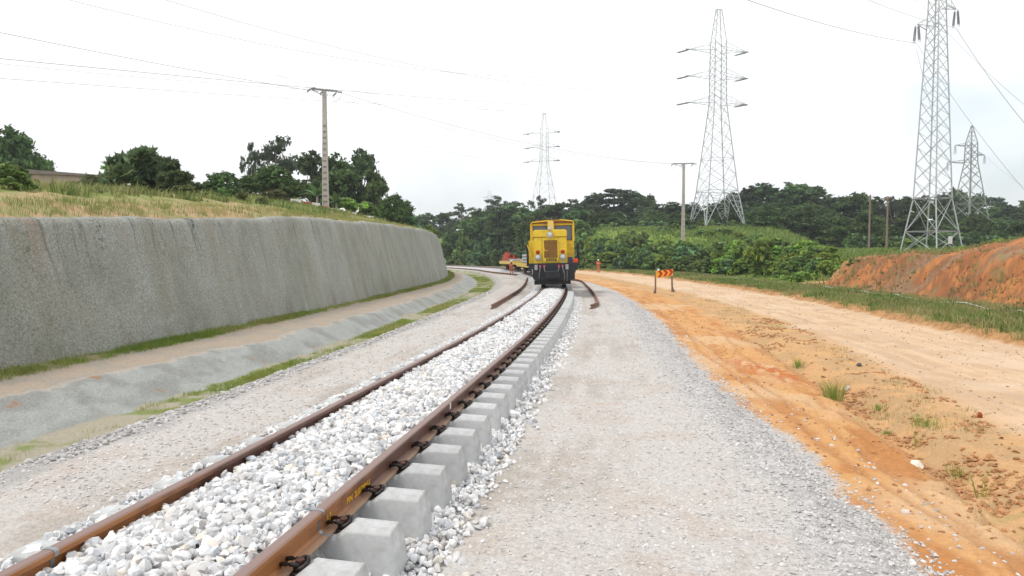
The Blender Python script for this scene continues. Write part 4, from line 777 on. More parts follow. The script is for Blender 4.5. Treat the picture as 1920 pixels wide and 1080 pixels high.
def pylon(base, rz, levels, arms, label, m, lw=.16, bw=.07, peak=None, legz=None, panels=None, name='pylon', inscale=1, insmode='tension'):
    # levels : [(z, half width)] outline of the four legs ; arms : [(z, length, side, drop)]
    root = empty(name, base, rz); tag(root, label, 'pylon')
    def hw(z):
        return float(np.interp(z, [l[0] for l in levels], [l[1] for l in levels]))
    cs = [(-1, -1), (1, -1), (1, 1), (-1, 1)]
    for cx, cy in cs:
        lg = MB()
        for (za, wa), (zb, wb) in zip(levels[:-1], levels[1:]): lg.bar((cx * wa, cy * wa, za), (cx * wb, cy * wb, zb), lw)
        lg.build('leg', m, root)
    br = MB(); zs = panels
    for za, zb in zip(zs[:-1], zs[1:]):
        wa, wb = hw(za), hw(zb)
        for k in range(4):
            (ax, ay), (bx, by) = cs[k], cs[(k + 1) % 4]; A0 = (ax * wa, ay * wa, za); A1 = (bx * wa, by * wa, za); B0 = (ax * wb, ay * wb, zb); B1 = (bx * wb, by * wb, zb)
            br.bar(A0, B1, bw); br.bar(A1, B0, bw)
            if hw(za) > 1.2 * hw(zs[-1]) and zb - za > 3: br.bar(B0, B1, bw)
    if legz:
        z0, zt = levels[0][0], legz; w0, wt = hw(z0), hw(zt)
        for k in range(4):
            (ax, ay), (bx, by) = cs[k], cs[(k + 1) % 4]; apex = Vector(((ax + bx) / 2 * wt, (ay + by) / 2 * wt, zt)); T0 = Vector((ax * wt, ay * wt, zt)); T1 = Vector((bx * wt, by * wt, zt)); br.bar(T0, T1, bw * 1.5)
            for cc, Tt in (((ax, ay), T0), ((bx, by), T1)):
                F0 = Vector((cc[0] * w0, cc[1] * w0, z0)); F1 = F0; br.bar(F0, apex, bw * 1.7)
                for q in range(7):
                    t0, t1 = q / 7, (q + 1) / 7; br.bar(F0.lerp(Tt, t1), F0.lerp(apex, t1), bw); br.bar(F0.lerp(Tt, t1), F0.lerp(apex, t0), bw * .9)
    br.build('bracing', m, root)
    if peak:
        zt, pw = levels[-1]; pk = MB()
        for cx, cy in cs: pk.bar((cx * pw, cy * pw, zt), (cx * peak[1], cy * peak[1], peak[0]), lw * .8)
        pk.bar((-peak[1] * 1.6, 0, peak[0]), (peak[1] * 1.6, 0, peak[0]), lw)
        for q in range(4):
            t0, t1 = q / 4, (q + 1) / 4; za, zb = zt + (peak[0] - zt) * t0, zt + (peak[0] - zt) * t1; wa, wb = pw + (peak[1] - pw) * t0, pw + (peak[1] - pw) * t1
            for k in range(4): (ax, ay), (bx, by) = cs[k], cs[(k + 1) % 4]; pk.bar((ax * wa, ay * wa, za), (bx * wb, by * wb, zb), bw * .8)
        pk.build('earth_wire_peak', m, root)
    tips = []
    for z, ln, side, up in arms:
        w_ = hw(z); w2 = hw(z + up); a = MB(); tip = Vector((side * ln, 0, z + .1)); tips.append(root.matrix_basis @ tip)
        for cy in (-1, 1): a.bar((side * w_, cy * w_, z), tip, bw * 1.3); a.bar((side * w2, cy * w2, z + up), tip, bw)
        for q in (1, 2, 3):
            t = q / 4; a.bar(Vector((side * w_, -w_, z)).lerp(tip, t), Vector((side * w_, w_, z)).lerp(tip, t), bw * .7); a.bar(Vector((side * w_, -w_, z)).lerp(tip, t), Vector((side * w2, -w2, z + up)).lerp(tip, t), bw * .7)
        a.build('crossarm', m, root); L_ = 2.6 * inscale
        for e in (-1, 1):
            for dd in (-.09, .09) if insmode == 'hang' else (-.12, .12):
                if insmode == 'hang': b0 = tip + Vector((dd * inscale, e * .12, -.05)); b1 = b0 + Vector((dd * inscale, e * .12, -L_))
                elif insmode == 'none': continue
                else: b0 = tip + Vector((dd, e * .15, 0)); b1 = b0 + Vector((-1.2 * side * 0 - 1.6, e * L_ * .9, -.75 if e < 0 else -.05))
                im = MB(); im.tube([b0, b1], .02, 4); nd = 12
                for t in range(nd): im.disc(b0.lerp(b1, .12 + .76 * t / nd), b1 - b0, .13 if insmode != 'hang' else .065, .04, 8)
                im.build('insulator_string', MT['ins'], root)
    return root, tips
b2_ = onray(1342, 136); h2 = at(1342, 18, 136).z - b2_.z; k_ = h2 / 418.
def zz(v): return (436 - v) * k_
P2, T2 = pylon(b2_, R(9), [(0, 4.0), (zz(364), 2.9), (zz(196), 1.22), (zz(82), 1.12)],
      [(zz(v), 5.9, s_, 1.5) for v in (197, 147, 97) for s_ in (-1, 1)], 'tall bright steel lattice pylon with three crossarms on the green hill', MT['gal'], .15, .065, (zz(18), .42), zz(364), [zz(v) for v in (364, 334, 302, 272, 244, 219, 196, 183, 170, 158, 147, 134, 121, 109, 97, 82)])
b1_ = onray(1020, 262); h1 = at(1020, 212, 262).z - b1_.z; k1 = h1 / (at(0, b1_.z * 0 + 212, 262).z * 0 + h1)
def z1(v): return at(1020, v, 262).z - b1_.z
P1_, T1 = pylon(b1_, R(-22), [(0, 4.4), (z1(370), 3.2), (z1(302), 1.3), (z1(244), 1.15)], [(z1(v), 6.0, s_, 1.5) for v in (302, 276, 249) for s_ in (-1, 1)], 'distant pale lattice pylon rising beyond the trees above the locomotive', MT['gal'], .13, .07, (z1(212), .4), None, [0, z1(400), z1(370), z1(345), z1(325), z1(302), z1(289), z1(276), z1(262), z1(249)])
b3_ = onray(1745, 58); 
def z3(v): return at(1745, v, 58).z - b3_.z
P3, T3 = pylon(b3_, R(24), [(0, 1.62), (z3(372), .98), (z3(20), .46), (z3(-160), .4)], [(z3(55), 2.35, -1, 1.0), (z3(12), 2.35, 1, 1.0), (z3(-25), 2.35, -1, 1.0)], 'large steel lattice pylon on the orange bank, its top beyond the photo', MT['gal'], .075, .036, (z3(-230), .1), None,
      [0, z3(434), z3(372), z3(338), z3(306), z3(275), z3(246), z3(218), z3(190), z3(163), z3(137), z3(112), z3(88), z3(66), z3(44), z3(22), z3(0), z3(-25), z3(-60), z3(-100), z3(-160)], insmode='hang', inscale=.55)
zc = z3(434); cr = MB(); cr2 = MB()
for k in range(4):
    cs = [(-1, -1), (1, -1), (1, 1), (-1, 1)]; w_ = 1.37; (ax, ay), (bx, by) = cs[k], cs[(k + 1) % 4]; cr.bar((ax * w_, ay * w_, zc), (bx * w_, by * w_, zc), .07); cr2.bar((ax * 1.05, ay * 1.05, z3(372)), (bx * 1.05, by * 1.05, z3(372)), .07)
cr.build('belt_frame', MT['gald'], P3); cr2.build('belt_frame', MT['gald'], P3); MB().box(-.25, .2, -1.62, -1.59, z3(458), z3(444)).build('warning_plate', MT['white'], P3)
b4_ = onray(1815, 165)
def z4(v): return at(1815, v, 165).z - b4_.z
P4, T4 = pylon(b4_, R(10), [(0, 3.6), (z4(305), .95), (z4(268), .85)], [(z4(306), 6.2, -1, .8), (z4(291), 3.6, 1, .8), (z4(274), 4.3, -1, .8)], 'smaller lattice pylon standing behind the large one on the right', MT['gald'], .16, .08, (z4(236), .1), None, [0, z4(440), z4(410), z4(382), z4(358), z4(336), z4(320), z4(305), z4(292), z4(280), z4(268)], insmode='hang', inscale=.8)
for u, Y, lb in ((1239, 420, None),): pass
b5_ = onray(918, 380); P5, _ = pylon(b5_, R(5), [(0, 3.5), (at(918, 362, 380).z - b5_.z, .7)], [(at(918, 371, 380).z - b5_.z, 4, 1, .8), (at(918, 371, 380).z - b5_.z, 4, -1, .8)], 'tiny far pylon peeping over the tree tops left of the locomotive', MT['gal'], .12, .06, None, None, [0, 6, 12, 17, 21, 25, 28], insmode='none')

def wire(a, b, sag, r, label, n=24, group='overhead power wires', cat='wire'):
    a = Vector(a); b = Vector(b); m = MB(); m.tube([a.lerp(b, t / n) + Vector((0, 0, -4 * sag * (t / n) * (1 - t / n))) for t in range(n + 1)], r * 1.2, 4)
    tag(m.build('power_wire', MT['wire'], None, True), label, cat, group)
ptop = at(606, 172, 58)
wire(at(-130, 34, 34), at(597, 172, 57), .15, .014, 'thin wire falling from the upper left frame edge to the left pole')
wire(at(-120, 98, 40), at(1250, 205, 170), .9, .018, 'thin wire crossing just above the top of the left pole')
wire(at(-120, 106, 42), at(590, 168, 57), .2, .010, 'faint wire running from the left to the left pole crossarm')
wire(at(-120, 138, 42), at(1180, 210, 170), .8, .014, 'thin wire passing just below the left pole crossarm')
wire(at(630, 171, 59), at(1276, 308, 92), 1.2, .014, 'thin wire sagging from the left pole towards the slim right pole')
wire(at(608, 175, 58), at(1262, 306, 92), 1.3, .010, 'faint lower wire from the left pole to the right pole')
wire(at(60, -18, 60), T2[5], 6.0, .018, 'high wire from the top left corner to the upper arm of the big pylon')
wire(at(230, -25, 60), T2[3], 5.0, .018, 'high wire from the top left corner to the middle arm of the big pylon')
wire(at(120, 45, 70), T2[1], 5.0, .014, 'faint high wire reaching the lower arm of the big pylon')
wire(at(560, 190, 120), T1[0], 3.0, .02, 'faint wire reaching the lower arm of the distant pylon')
wire(at(520, 140, 120), T1[2], 3.0, .018, 'faint wire reaching the middle arm of the distant pylon')
i3 = [t + Vector((0, 0, -1.5)) for t in T3]
wire(at(1240, -60, 34), i3[0], .5, .014, 'wire from the top edge to the lower left arm of the large pylon')
wire(at(1500, -60, 40), i3[1], .4, .012, 'faint wire from the top edge to the right arm of the large pylon')
wire(at(1560, -40, 44), i3[2], .3, .012, 'faint wire from the top edge to the upper left arm of the large pylon')
wire(i3[1], at(2060, 380, 46), .8, .016, 'strong wire falling from the right arm of the large pylon to the frame edge')
wire(i3[0], at(2060, 500, 50), 1.1, .014, 'wire falling from the lower left arm of the large pylon past its body')
wire(i3[2], at(2060, 300, 50), .8, .012, 'faint uppermost wire falling right from the large pylon')
wire(T4[1], at(2100, 420, 150), 3.0, .016, 'thin wire from the smaller pylon to the right frame edge')
wire(T4[0], T3[0] + Vector((0, 0, -2)), 1.0, .012, 'thin wire joining the smaller pylon and the large pylon', 12)

# ---------------------------------------------------------------- verge pipe, kerb stones, stakes, building
pp = [];
for s in np.arange(22, 92, .8):
    x, y = from_sd(s, float(lim(s)['pipe']) + .15 * sin(s * .7)); pp.append((x, y, g(x, y) + .11 + .05 * sin(s * 1.3)))
tag(MB().tube(pp, .03, 8).build('pipe', MT['pipe'], None, True), 'long thin white pipe lying along the grassy verge below the bank', 'pipe')
kp = [(500, 381), (522, 385), (545, 386), (565, 389), (585, 391), (600, 393), (618, 395), (636, 396), (652, 398), (668, 400), (684, 401), (700, 403)]
for i in range(len(kp) - 1):
    Ya, Yb = 50 + i * 1.0, 51 + i * 1.0; a = onray(kp[i][0], Ya); b = onray(kp[i + 1][0], Yb); d = (b - a); o = MB(); l = hypot(d.x, d.y) - .03
    o.prism([(-.12, -.2), (.12, -.2), (.1, .34), (-.1, .34)], 0, l); q = o.build('kerb_block', MT['kerbred'] if i % 2 else MT['white']); q.location = (a.x, a.y, min(a.z, b.z) + .04); q.rotation_euler = (0, 0, -atan2(d.x, d.y))
    tag(q, '%s kerb block, %s from the left in the row before the left pole' % (['whitewashed', 'faded red'][i % 2], ORD[i]), 'kerb', 'red and white kerb blocks on the embankment')
for u, v, h_, lb in ((914, 566, .42, 'thin white survey stake at the edge of the ditch'), (1629, 478, .7, 'short white marker post on the plateau edge'), (506, 343 + 42, .5, 'small white marker by the dark bushes')):
    p = hit(u, v) if u == 914 else onray(u, 55); tag(MB().box(-.025, .025, -.025, .025, -.05, h_, .005).build('stake', MT['white'], None, loc=p), lb, 'stake')
p = onray(643, 57); tag(MB().sphere((0, 0, .3), .22, 12, 8, (1.2, .8, .9)).sphere((.16, -.05, .2), .14, 10, 6).build('bag', MT['white'], None, True, loc=p), 'small white bag dropped on the kerb beside the left pole', 'bag')
def egret(p):
    r = empty('egret', p, R(60)); tag(r, 'white egret standing in the grass right of the left pole', 'bird'); m = MB()
    m.tube([(-.16, 0, .38), (-.08, 0, .42), (0, 0, .46), (.09, 0, .5), (.13, 0, .6), (.11, 0, .7), (.14, 0, .78), (.18, 0, .8), (.21, 0, .79)], [.02, .07, .095, .07, .035, .025, .027, .035, .018], 10); m.build('body', MT['white'], r, True)
    MB().tube([(.21, 0, .79), (.3, 0, .77)], [.014, .004], 6).build('beak', MT['signy'], r); MB().tube([(-.01, .03, .4), (0, .03, 0)], .01, 5).build('leg', MT['dark'], r); MB().tube([(.01, -.03, .4), (.02, -.03, 0)], .01, 5).build('leg', MT['dark'], r)
egret(onray(671, 57))
def building():
    p = onray(112, 46); r = empty('building', (p.x, p.y, p.z - .3), R(12)); tag(r, 'low unfinished grey block building half hidden by grass above the wall', 'building'); top = at(112, 312, 46).z - p.z + .3
    m = MB(); m.box(-2.3, 3.0, 0, .2, 0, top - .5).box(-2.3, -2.1, .2, 4, 0, top - .5).box(2.8, 3.0, .2, 4, 0, top - .5).box(-2.1, 2.8, 3.8, 4, 0, top - .5); w_ = m.build('wall', MT['block'], r)
    MB().prism([(-2.5, top - .5), (3.2, top - .62), (3.2, top - .54), (-2.5, top - .2)], -.2, 4.2).build('roof', MT['roofsheet'], r)
building()

# ---------------------------------------------------------------- vegetation
def quads(Cn, size, up=0., asp=1.6, rg=RNG, droop=0):
    n = len(Cn); a = rg.normal(size=(n, 3)); a[:, 2] = a[:, 2] * .6 - droop; a /= np.linalg.norm(a, axis=1)[:, None]; b = rg.normal(size=(n, 3)); b -= (b * a).sum(1)[:, None] * a; b /= np.linalg.norm(b, axis=1)[:, None]
    s = size[:, None]; nn = np.cross(a, b); p0 = Cn - a * s * .5 * asp; p1 = Cn + b * s * .42 + nn * s * .12; p2 = Cn + a * s * .5 * asp; p3 = Cn - b * s * .42 + nn * s * .12
    V = np.stack([p0, p1, p2, p3], 1).reshape(-1, 3); F = np.arange(4 * n).reshape(-1, 4); return V, F
def crown(lobes, nleaf, ls, col, seed, shell=.55, asp=1.6, droop=0, flat=None, gaps=.0, clump=.35):
    rg = np.random.default_rng(seed); P = []; W = np.array([l[3] ** 2 for l in lobes]); W = W / W.sum(); cb = []
    for (x, y, z, r, rz_), w_ in zip(lobes, W):
        n = int(nleaf * w_); nc = max(int(n / 22), 4)                    # sprays of leaves inside the lobe
        d = rg.normal(size=(nc, 3)); d /= np.linalg.norm(d, axis=1)[:, None]; d[:, 2] = np.where(d[:, 2] < -.45, -d[:, 2] * .6, d[:, 2]); rr = shell + (1 - shell) * rg.random(nc) ** .6
        cc = d * rr[:, None] * np.array([r, r, rz_]); bright = rg.uniform(.55, 1.5, nc) * (1 + .0 * d[:, 2])
        k = rg.integers(0, nc, n); q = cc[k] + rg.normal(size=(n, 3)) * r * clump * .38 * np.array([1, 1, .55]); P.append(q + np.array([x, y, z])); cb.append(bright[k] * rg.uniform(.8, 1.2, n))
    P = np.concatenate(P); cb = np.concatenate(cb)
    sz = rg.uniform(.6, 1.3, len(P)) * ls; V, F = quads(P, sz, asp=asp, rg=rg, droop=droop); base = np.array(col)[None] * cb[:, None]; ye = rg.random(len(P)) < .1; base[ye] *= np.array([1.5, 1.2, .9]); return V, F, np.repeat(base, 4, axis=0)
PROTO = {}
def make_plant(key, name, h, wd, lobes, nleaf, ls, col, seed, trunk=.25, trunkh=None, limbs=True, bark='bark', **kw):
    root = empty(name, (0, 0, -500)); V, F, c = crown(lobes, nleaf, ls, col, seed, **kw); npmesh('crown', V, F, MT['leaf'], root, col=c)
    m = MB(); rg = random.Random(seed); th = trunkh or h * .35
    m.tube([(0, 0, -.6), (.1, 0, th * .5), (.05, .1, th), (0, 0, h * .8)], [trunk * 1.25, trunk, trunk * .8, trunk * .2], 8)
    for (x, y, z, r, rz_) in lobes:
        z0 = th * rg.uniform(.6, 1.05); m.tube([(0, 0, z0), (x * .5 + rg.uniform(-.3, .3), y * .5, z0 + (z - z0) * .6), (x, y, z), (x * 1.15, y * 1.15, z + rz_ * .7)], [trunk * .5, trunk * .33, trunk * .2, .02], 5)
    m.build('trunk', MT[bark], root, True); PROTO[key] = (root, h, wd, False)
def lobeset(seed, n, R0, z0, z1, r0, r1, flat=.8):
    rg = random.Random(seed); out = []
    for i in range(n):
        a = 2 * pi * i / n * 2.4 + rg.uniform(-.4, .4); t = (i + .5) / n; rad = R0 * sqrt(rg.random()) * (1 if t < .75 else .5); r = rg.uniform(r0, r1); out.append((rad * cos(a), rad * sin(a), z0 + (z1 - z0) * t + rg.uniform(-.3, .3), r, r * flat))
    return out
G1, G2, G3, G4 = (.072, .118, .05), (.09, .15, .052), (.1, .17, .04), (.066, .1, .06)
make_plant('round', 'broadleaf_tree', 12, 10, lobeset(1, 16, 3.4, 1.4, 10.6, 1.7, 2.6), 7500, .46, G1, 1, .3)
make_plant('round2', 'broadleaf_tree', 12, 10, lobeset(2, 15, 3.6, 1.4, 10.4, 1.8, 2.8), 7500, .48, G2, 2, .3)
make_plant('tall', 'forest_tree', 16, 8, lobeset(3, 17, 2.6, 1.8, 14.5, 1.5, 2.3), 7500, .44, G4, 3, .32)
make_plant('layer', 'umbrella_tree', 15, 12, [(x, y, z, r, .55) for x, y, z, r in [(0, 0, 14.2, 2.4), (2.8, 1, 13.2, 2.0), (-3.2, -.6, 12.7, 2.2), (1.2, -2.4, 11.8, 2.0), (-1.8, 2.2, 11.2, 2.0), (4.2, -.6, 11.4, 1.7), (-4.4, .8, 10.6, 1.6), (2.2, 1.6, 9.2, 2.0), (-2.2, -1.4, 8.6, 2.0), (0.4, 0, 6.8, 2.2), (-1.5, .5, 5, 2.2), (1.8, .2, 4.8, 2.2), (0, -1, 2.6, 2.4), (-1.6, 1, 2.2, 2)]], 7500, .44, G4, 4, .3)
make_plant('airy', 'open_crowned_tree', 12, 10, lobeset(5, 14, 4.2, 4.6, 11, 1.1, 1.7), 4200, .3, (.075, .1, .065), 5, .22, bark='palebark', shell=.2, clump=.5)
make_plant('dense', 'bushy_tree', 8, 9, lobeset(6, 12, 3.2, 1.6, 6.4, 1.6, 2.3), 6500, .36, G2, 6, .25)
make_plant('mango', 'mango_tree', 6, 8, lobeset(7, 14, 2.9, 1.2, 4.9, 1.1, 1.7), 4200, .42, (.085, .12, .055), 7, .2, asp=3.0, droop=.8)
make_plant('shrub', 'shrub', 3, 4, lobeset(8, 9, 1.4, .5, 2.3, .7, 1.05), 3000, .27, (.165, .26, .085), 8, .06, trunkh=.8)
make_plant('shrub2', 'shrub', 3, 4, lobeset(9, 8, 1.4, .45, 2.1, .75, 1.1), 2600, .33, (.125, .215, .1), 9, .06, trunkh=.8)
make_plant('lime', 'shrub', 3, 4, lobeset(10, 9, 1.5, .4, 2.2, .65, 1.0), 3200, .25, (.2, .31, .065), 10, .05, trunkh=.7)
make_plant('fine', 'round_bush', 3, 4, lobeset(12, 8, 1.1, .6, 2.0, .8, 1.1), 5000, .15, (.12, .14, .06), 12, .06, trunkh=.6, shell=.7)
def plant(key, u, vtop, Y, wpx, label, cat, group, zoff=0, ubase=None):
    root, h, wd, used = PROTO[key]; o = root if not used else copy_tree(root); PROTO[key] = (root, h, wd, True)
    b = onray(u, Y); top = at(u, vtop, Y).z; H = max(top - (b.z + zoff), .6); sx = wpx / FPX * Y / wd; q = .8 * sx * h; zoff += min(H - q, 0); H = max(H, q); o.location = (b.x, b.y, b.z + zoff); o.scale = (sx, sx * random.uniform(.85, 1.1), H / h); o.rotation_euler = (0, 0, random.uniform(0, 6.28))
    tag(o, label, cat, group); o['_u'] = u
    if '|' in label: LATE.append(o)
    return o
LATE = []
def place(u): 
    return ('far left of the photo' if u < 300 else 'left of the locomotive' if u < 960 else 'above the locomotive' if u < 1085 else 'behind the slim pole' if u < 1300 else 'behind the bright pylon' if u < 1400 else 'between both big pylons' if u < 1690 else 'behind the right pylon' if u < 1800 else 'at the right edge')
# forest skyline : (u, top row, distance, width px, kind)
FOREST = [(800, 402, 230, 70, 'round'), (838, 398, 235, 60, 'round2'), (866, 380, 225, 46, 'airy'), (890, 402, 190, 70, 'round'), (908, 392, 175, 75, 'round2'), (932, 366, 215, 64, 'airy'), (945, 392, 160, 80, 'round'), (978, 382, 165, 90, 'round2'), (1000, 396, 140, 70, 'dense'), (1022, 386, 170, 80, 'round'),
          (1012, 364, 235, 36, 'airy'), (1048, 380, 165, 70, 'round2'), (1080, 372, 160, 76, 'airy'), (1092, 384, 158, 80, 'round'), (1118, 362, 170, 60, 'tall'), (1150, 354, 175, 84, 'layer'), (1186, 358, 180, 74, 'round'), (1217, 364, 182, 24, 'tall'), (1206, 374, 170, 70, 'round'), (1240, 384, 165, 62, 'round2'),
          (1268, 381, 160, 60, 'round'), (1296, 380, 160, 52, 'tall'), (1330, 388, 170, 70, 'round2'), (1372, 362, 160, 62, 'round'), (1404, 350, 152, 66, 'tall'), (1440, 346, 150, 86, 'round'), (1482, 341, 150, 84, 'round2'), (1505, 347, 160, 80, 'round2'), (1528, 356, 148, 70, 'round'), (1560, 366, 150, 70, 'tall'),
          (1592, 362, 140, 74, 'round2'), (1612, 362, 150, 44, 'round2'), (1640, 372, 135, 60, 'round'), (1675, 366, 132, 70, 'airy'), (1690, 372, 134, 76, 'round'), (1730, 368, 138, 70, 'round2'), (1766, 362, 150, 52, 'tall'), (1800, 372, 185, 70, 'round'), (1790, 352, 200, 50, 'round2'), (1824, 366, 190, 56, 'round'), (1856, 370, 210, 80, 'layer'), (1860, 384, 175, 76, 'round2'), (1896, 386, 170, 76, 'round'), (1918, 376, 200, 60, 'round2'), (1950, 380, 175, 80, 'round')]
for i, (u, v, Y, wpx, kd) in enumerate(FOREST):
    nm = {'round': 'dark full crowned tree', 'round2': 'green full crowned tree', 'airy': 'thin open tree', 'tall': 'narrow upright tree', 'layer': 'flat layered tree', 'dense': 'low dense bushy tree'}[kd]
    plant(kd, u, v, Y, wpx * 1.18, '%s|in skyline %s' % (nm, place(u)), 'tree', 'trees of the forest edge')
# lower filler trees in front of them
for i in range(44):
    u = 1085 + i * 20 + random.uniform(-8, 8); Y = random.uniform(118, 142) if u > 1420 else random.uniform(141, 152); kd = random.choice(['round', 'dense', 'round2', 'dense'])
    vt = np.interp(u, [1085, 1300, 1400, 1500, 1640, 1950], [398, 402, 380, 385, 400, 412]) + random.uniform(-10, 12)
    plant(kd, u, float(vt), Y, random.uniform(58, 86), '%s|before forest %s' % ({'round': 'low dark tree', 'round2': 'low green tree', 'dense': 'low wide tree'}[kd], place(u)), 'tree', 'low trees before the forest')
for i in range(20):
    u = 855 + i * 12 + random.uniform(-6, 6); vt = np.interp(u, [850, 900, 960, 1085], [428, 415, 402, 410]) + random.uniform(-8, 14); kd = ['dense', 'round', 'round2'][i % 3]
    plant(kd, u, float(vt), random.uniform(160, 176), random.uniform(46, 66), '%s|beyond track curve %s' % ({'round': 'dark leafy tree', 'round2': 'green leafy tree', 'dense': 'low leafy tree'}[kd], place(u)), 'tree', 'trees beyond the track curve')
for i in range(46):
    u = 1090 + i * 19 + random.uniform(-6, 6); kd = ['shrub', 'shrub2', 'dense'][i % 3]; Y = float(np.interp(u, [1090, 1400, 1520, 1700, 1960], [139, 139, 122, 112, 112])) + random.uniform(-2, 2)
    vt = float(np.interp(u, [1090, 1400, 1520, 1700, 1960], [418, 415, 430, 440, 435])) + random.uniform(-9, 8)
    plant(kd, u, vt, Y, random.uniform(40, 60), '%s|at forest foot %s' % ({'shrub': 'green bush', 'shrub2': 'bluish bush', 'dense': 'tall bush'}[kd], place(u)), 'shrub', 'bushes at the forest foot')
# shrub covered slopes
k = 0
for i in range(30):
    u = 848 + (i % 15) * 10.5 + random.uniform(-4, 4); row = i // 15; Y = [150, 161][row] + random.uniform(-3, 3); vt = [470, 440][row] + random.uniform(-9, 7)
    x = (u - 960) / FPX * Y; s_, d_ = sd_of(x, Y)
    plant(['shrub2', 'shrub'][i % 2], u, vt, Y, random.uniform(28, 44), 'green shrub|in the %s row on the slope beyond the curve' % ['lower', 'upper'][row], 'shrub', 'shrubs on the slope beyond the curve')
SHR = []
for i in range(78):
    row = i % 3; u = 1092 + (i // 3) * 18.2 + random.uniform(-7, 7); s_ = np.interp(u, [1090, 1180, 1300, 1480, 1560], [112, 100, 82, 62, 55]); dd = 21.0 + row * 2.6 + (1.0 if u > 1400 else 0)
    Y = float(np.interp(u, [1090, 1180, 1270, 1480, 1560], [112, 101, 86, 64, 54])) + row * 3.2; vt = float(np.interp(u, [1090, 1130, 1220, 1300, 1400, 1450, 1560], [[470, 466, 468, 478, 476, 478, 490], [450, 446, 452, 466, 458, 456, 476], [436, 436, 442, 460, 448, 444, 462]][row])) + random.uniform(-13, 12)
    kd = ['shrub', 'lime', 'shrub', 'lime'][random.randrange(4)] if u > 1380 else ['shrub', 'shrub2', 'lime', 'shrub'][random.randrange(4)]
    plant(kd, u, vt, Y, random.uniform(44, 74), '%s shrub|in the %s row beyond the dirt road' % ({'lime': 'bright green', 'shrub': 'green leafy', 'shrub2': 'bluish big leaved'}[kd], ['front', 'middle', 'back'][row]), 'shrub', 'shrubs on the embankment by the dirt road')
for u, v, Y, w_, kd, lb in ((1426, 436, 68, 60, 'lime', 'pale broad leaved sapling rising above the shrubs right of the tall pylon'), (1700, 448, 72, 60, 'shrub', 'small green bush at the feet of the large right pylon'), (1870, 440, 52, 110, 'lime', 'bright green bush behind the orange spoil at the right'), (1842, 452, 46, 70, 'fine', 'brownish half bare bush on the orange bank at the right'), (1602, 484, 47, 30, 'shrub', 'small green bush hanging over the edge of the orange cut'), (1770, 452, 66, 40, 'shrub2', 'green bush climbing the right leg of the large pylon'),
                          (1735, 456, 74, 60, 'shrub2', 'low bush inside the base of the large pylon'), (1560, 470, 62, 60, 'lime', 'bright low bush where the green bank meets the orange cut'), (1500, 505, 57, 60, 'lime', 'bright green bush at the foot of the bank left of the ramp'), (1530, 492, 58, 60, 'shrub', 'green bush left of the orange ramp')):
    plant(kd, u, v, Y, w_, lb, 'shrub', 'single bushes on the right')
for i in range(26):
    u = 1100 + i * 17.5 + random.uniform(-7, 7); Y = float(np.interp(u, [1090, 1300, 1480, 1560], [124, 108, 84, 70])) + random.uniform(-4, 9); b_ = onray(u, Y); vg_ = VH - (b_.z - CH) / Y * FPX
    plant(['shrub', 'lime', 'shrub2'][i % 3], u, vg_ - random.uniform(6, 17), Y, random.uniform(22, 46), '%s|scattered on the green hill beyond the roadside shrubs' % ['green bush', 'bright bush', 'bluish bush'][i % 3], 'shrub', 'bushes on the green hill')
for i in range(22):
    s_ = random.uniform(14, 44); dd = float(lim(s_)['wall']) - random.uniform(3.5, 13); x_, y_ = from_sd(s_, dd); u = 960 + FPX * x_ / y_
    if not -40 < u < 520: continue
    b_ = onray(u, y_); vg_ = VH - (b_.z - CH) / y_ * FPX
    plant(['fine', 'shrub', 'fine'][i % 3], u, vg_ - random.uniform(.3, .8) * FPX / y_, y_, random.uniform(.6, 1.7) * FPX / y_, '%s|in the dry grass above the wall' % ['low olive weed bush', 'low green weed bush', 'low olive weed bush'][i % 3], 'shrub', 'weed bushes above the wall')
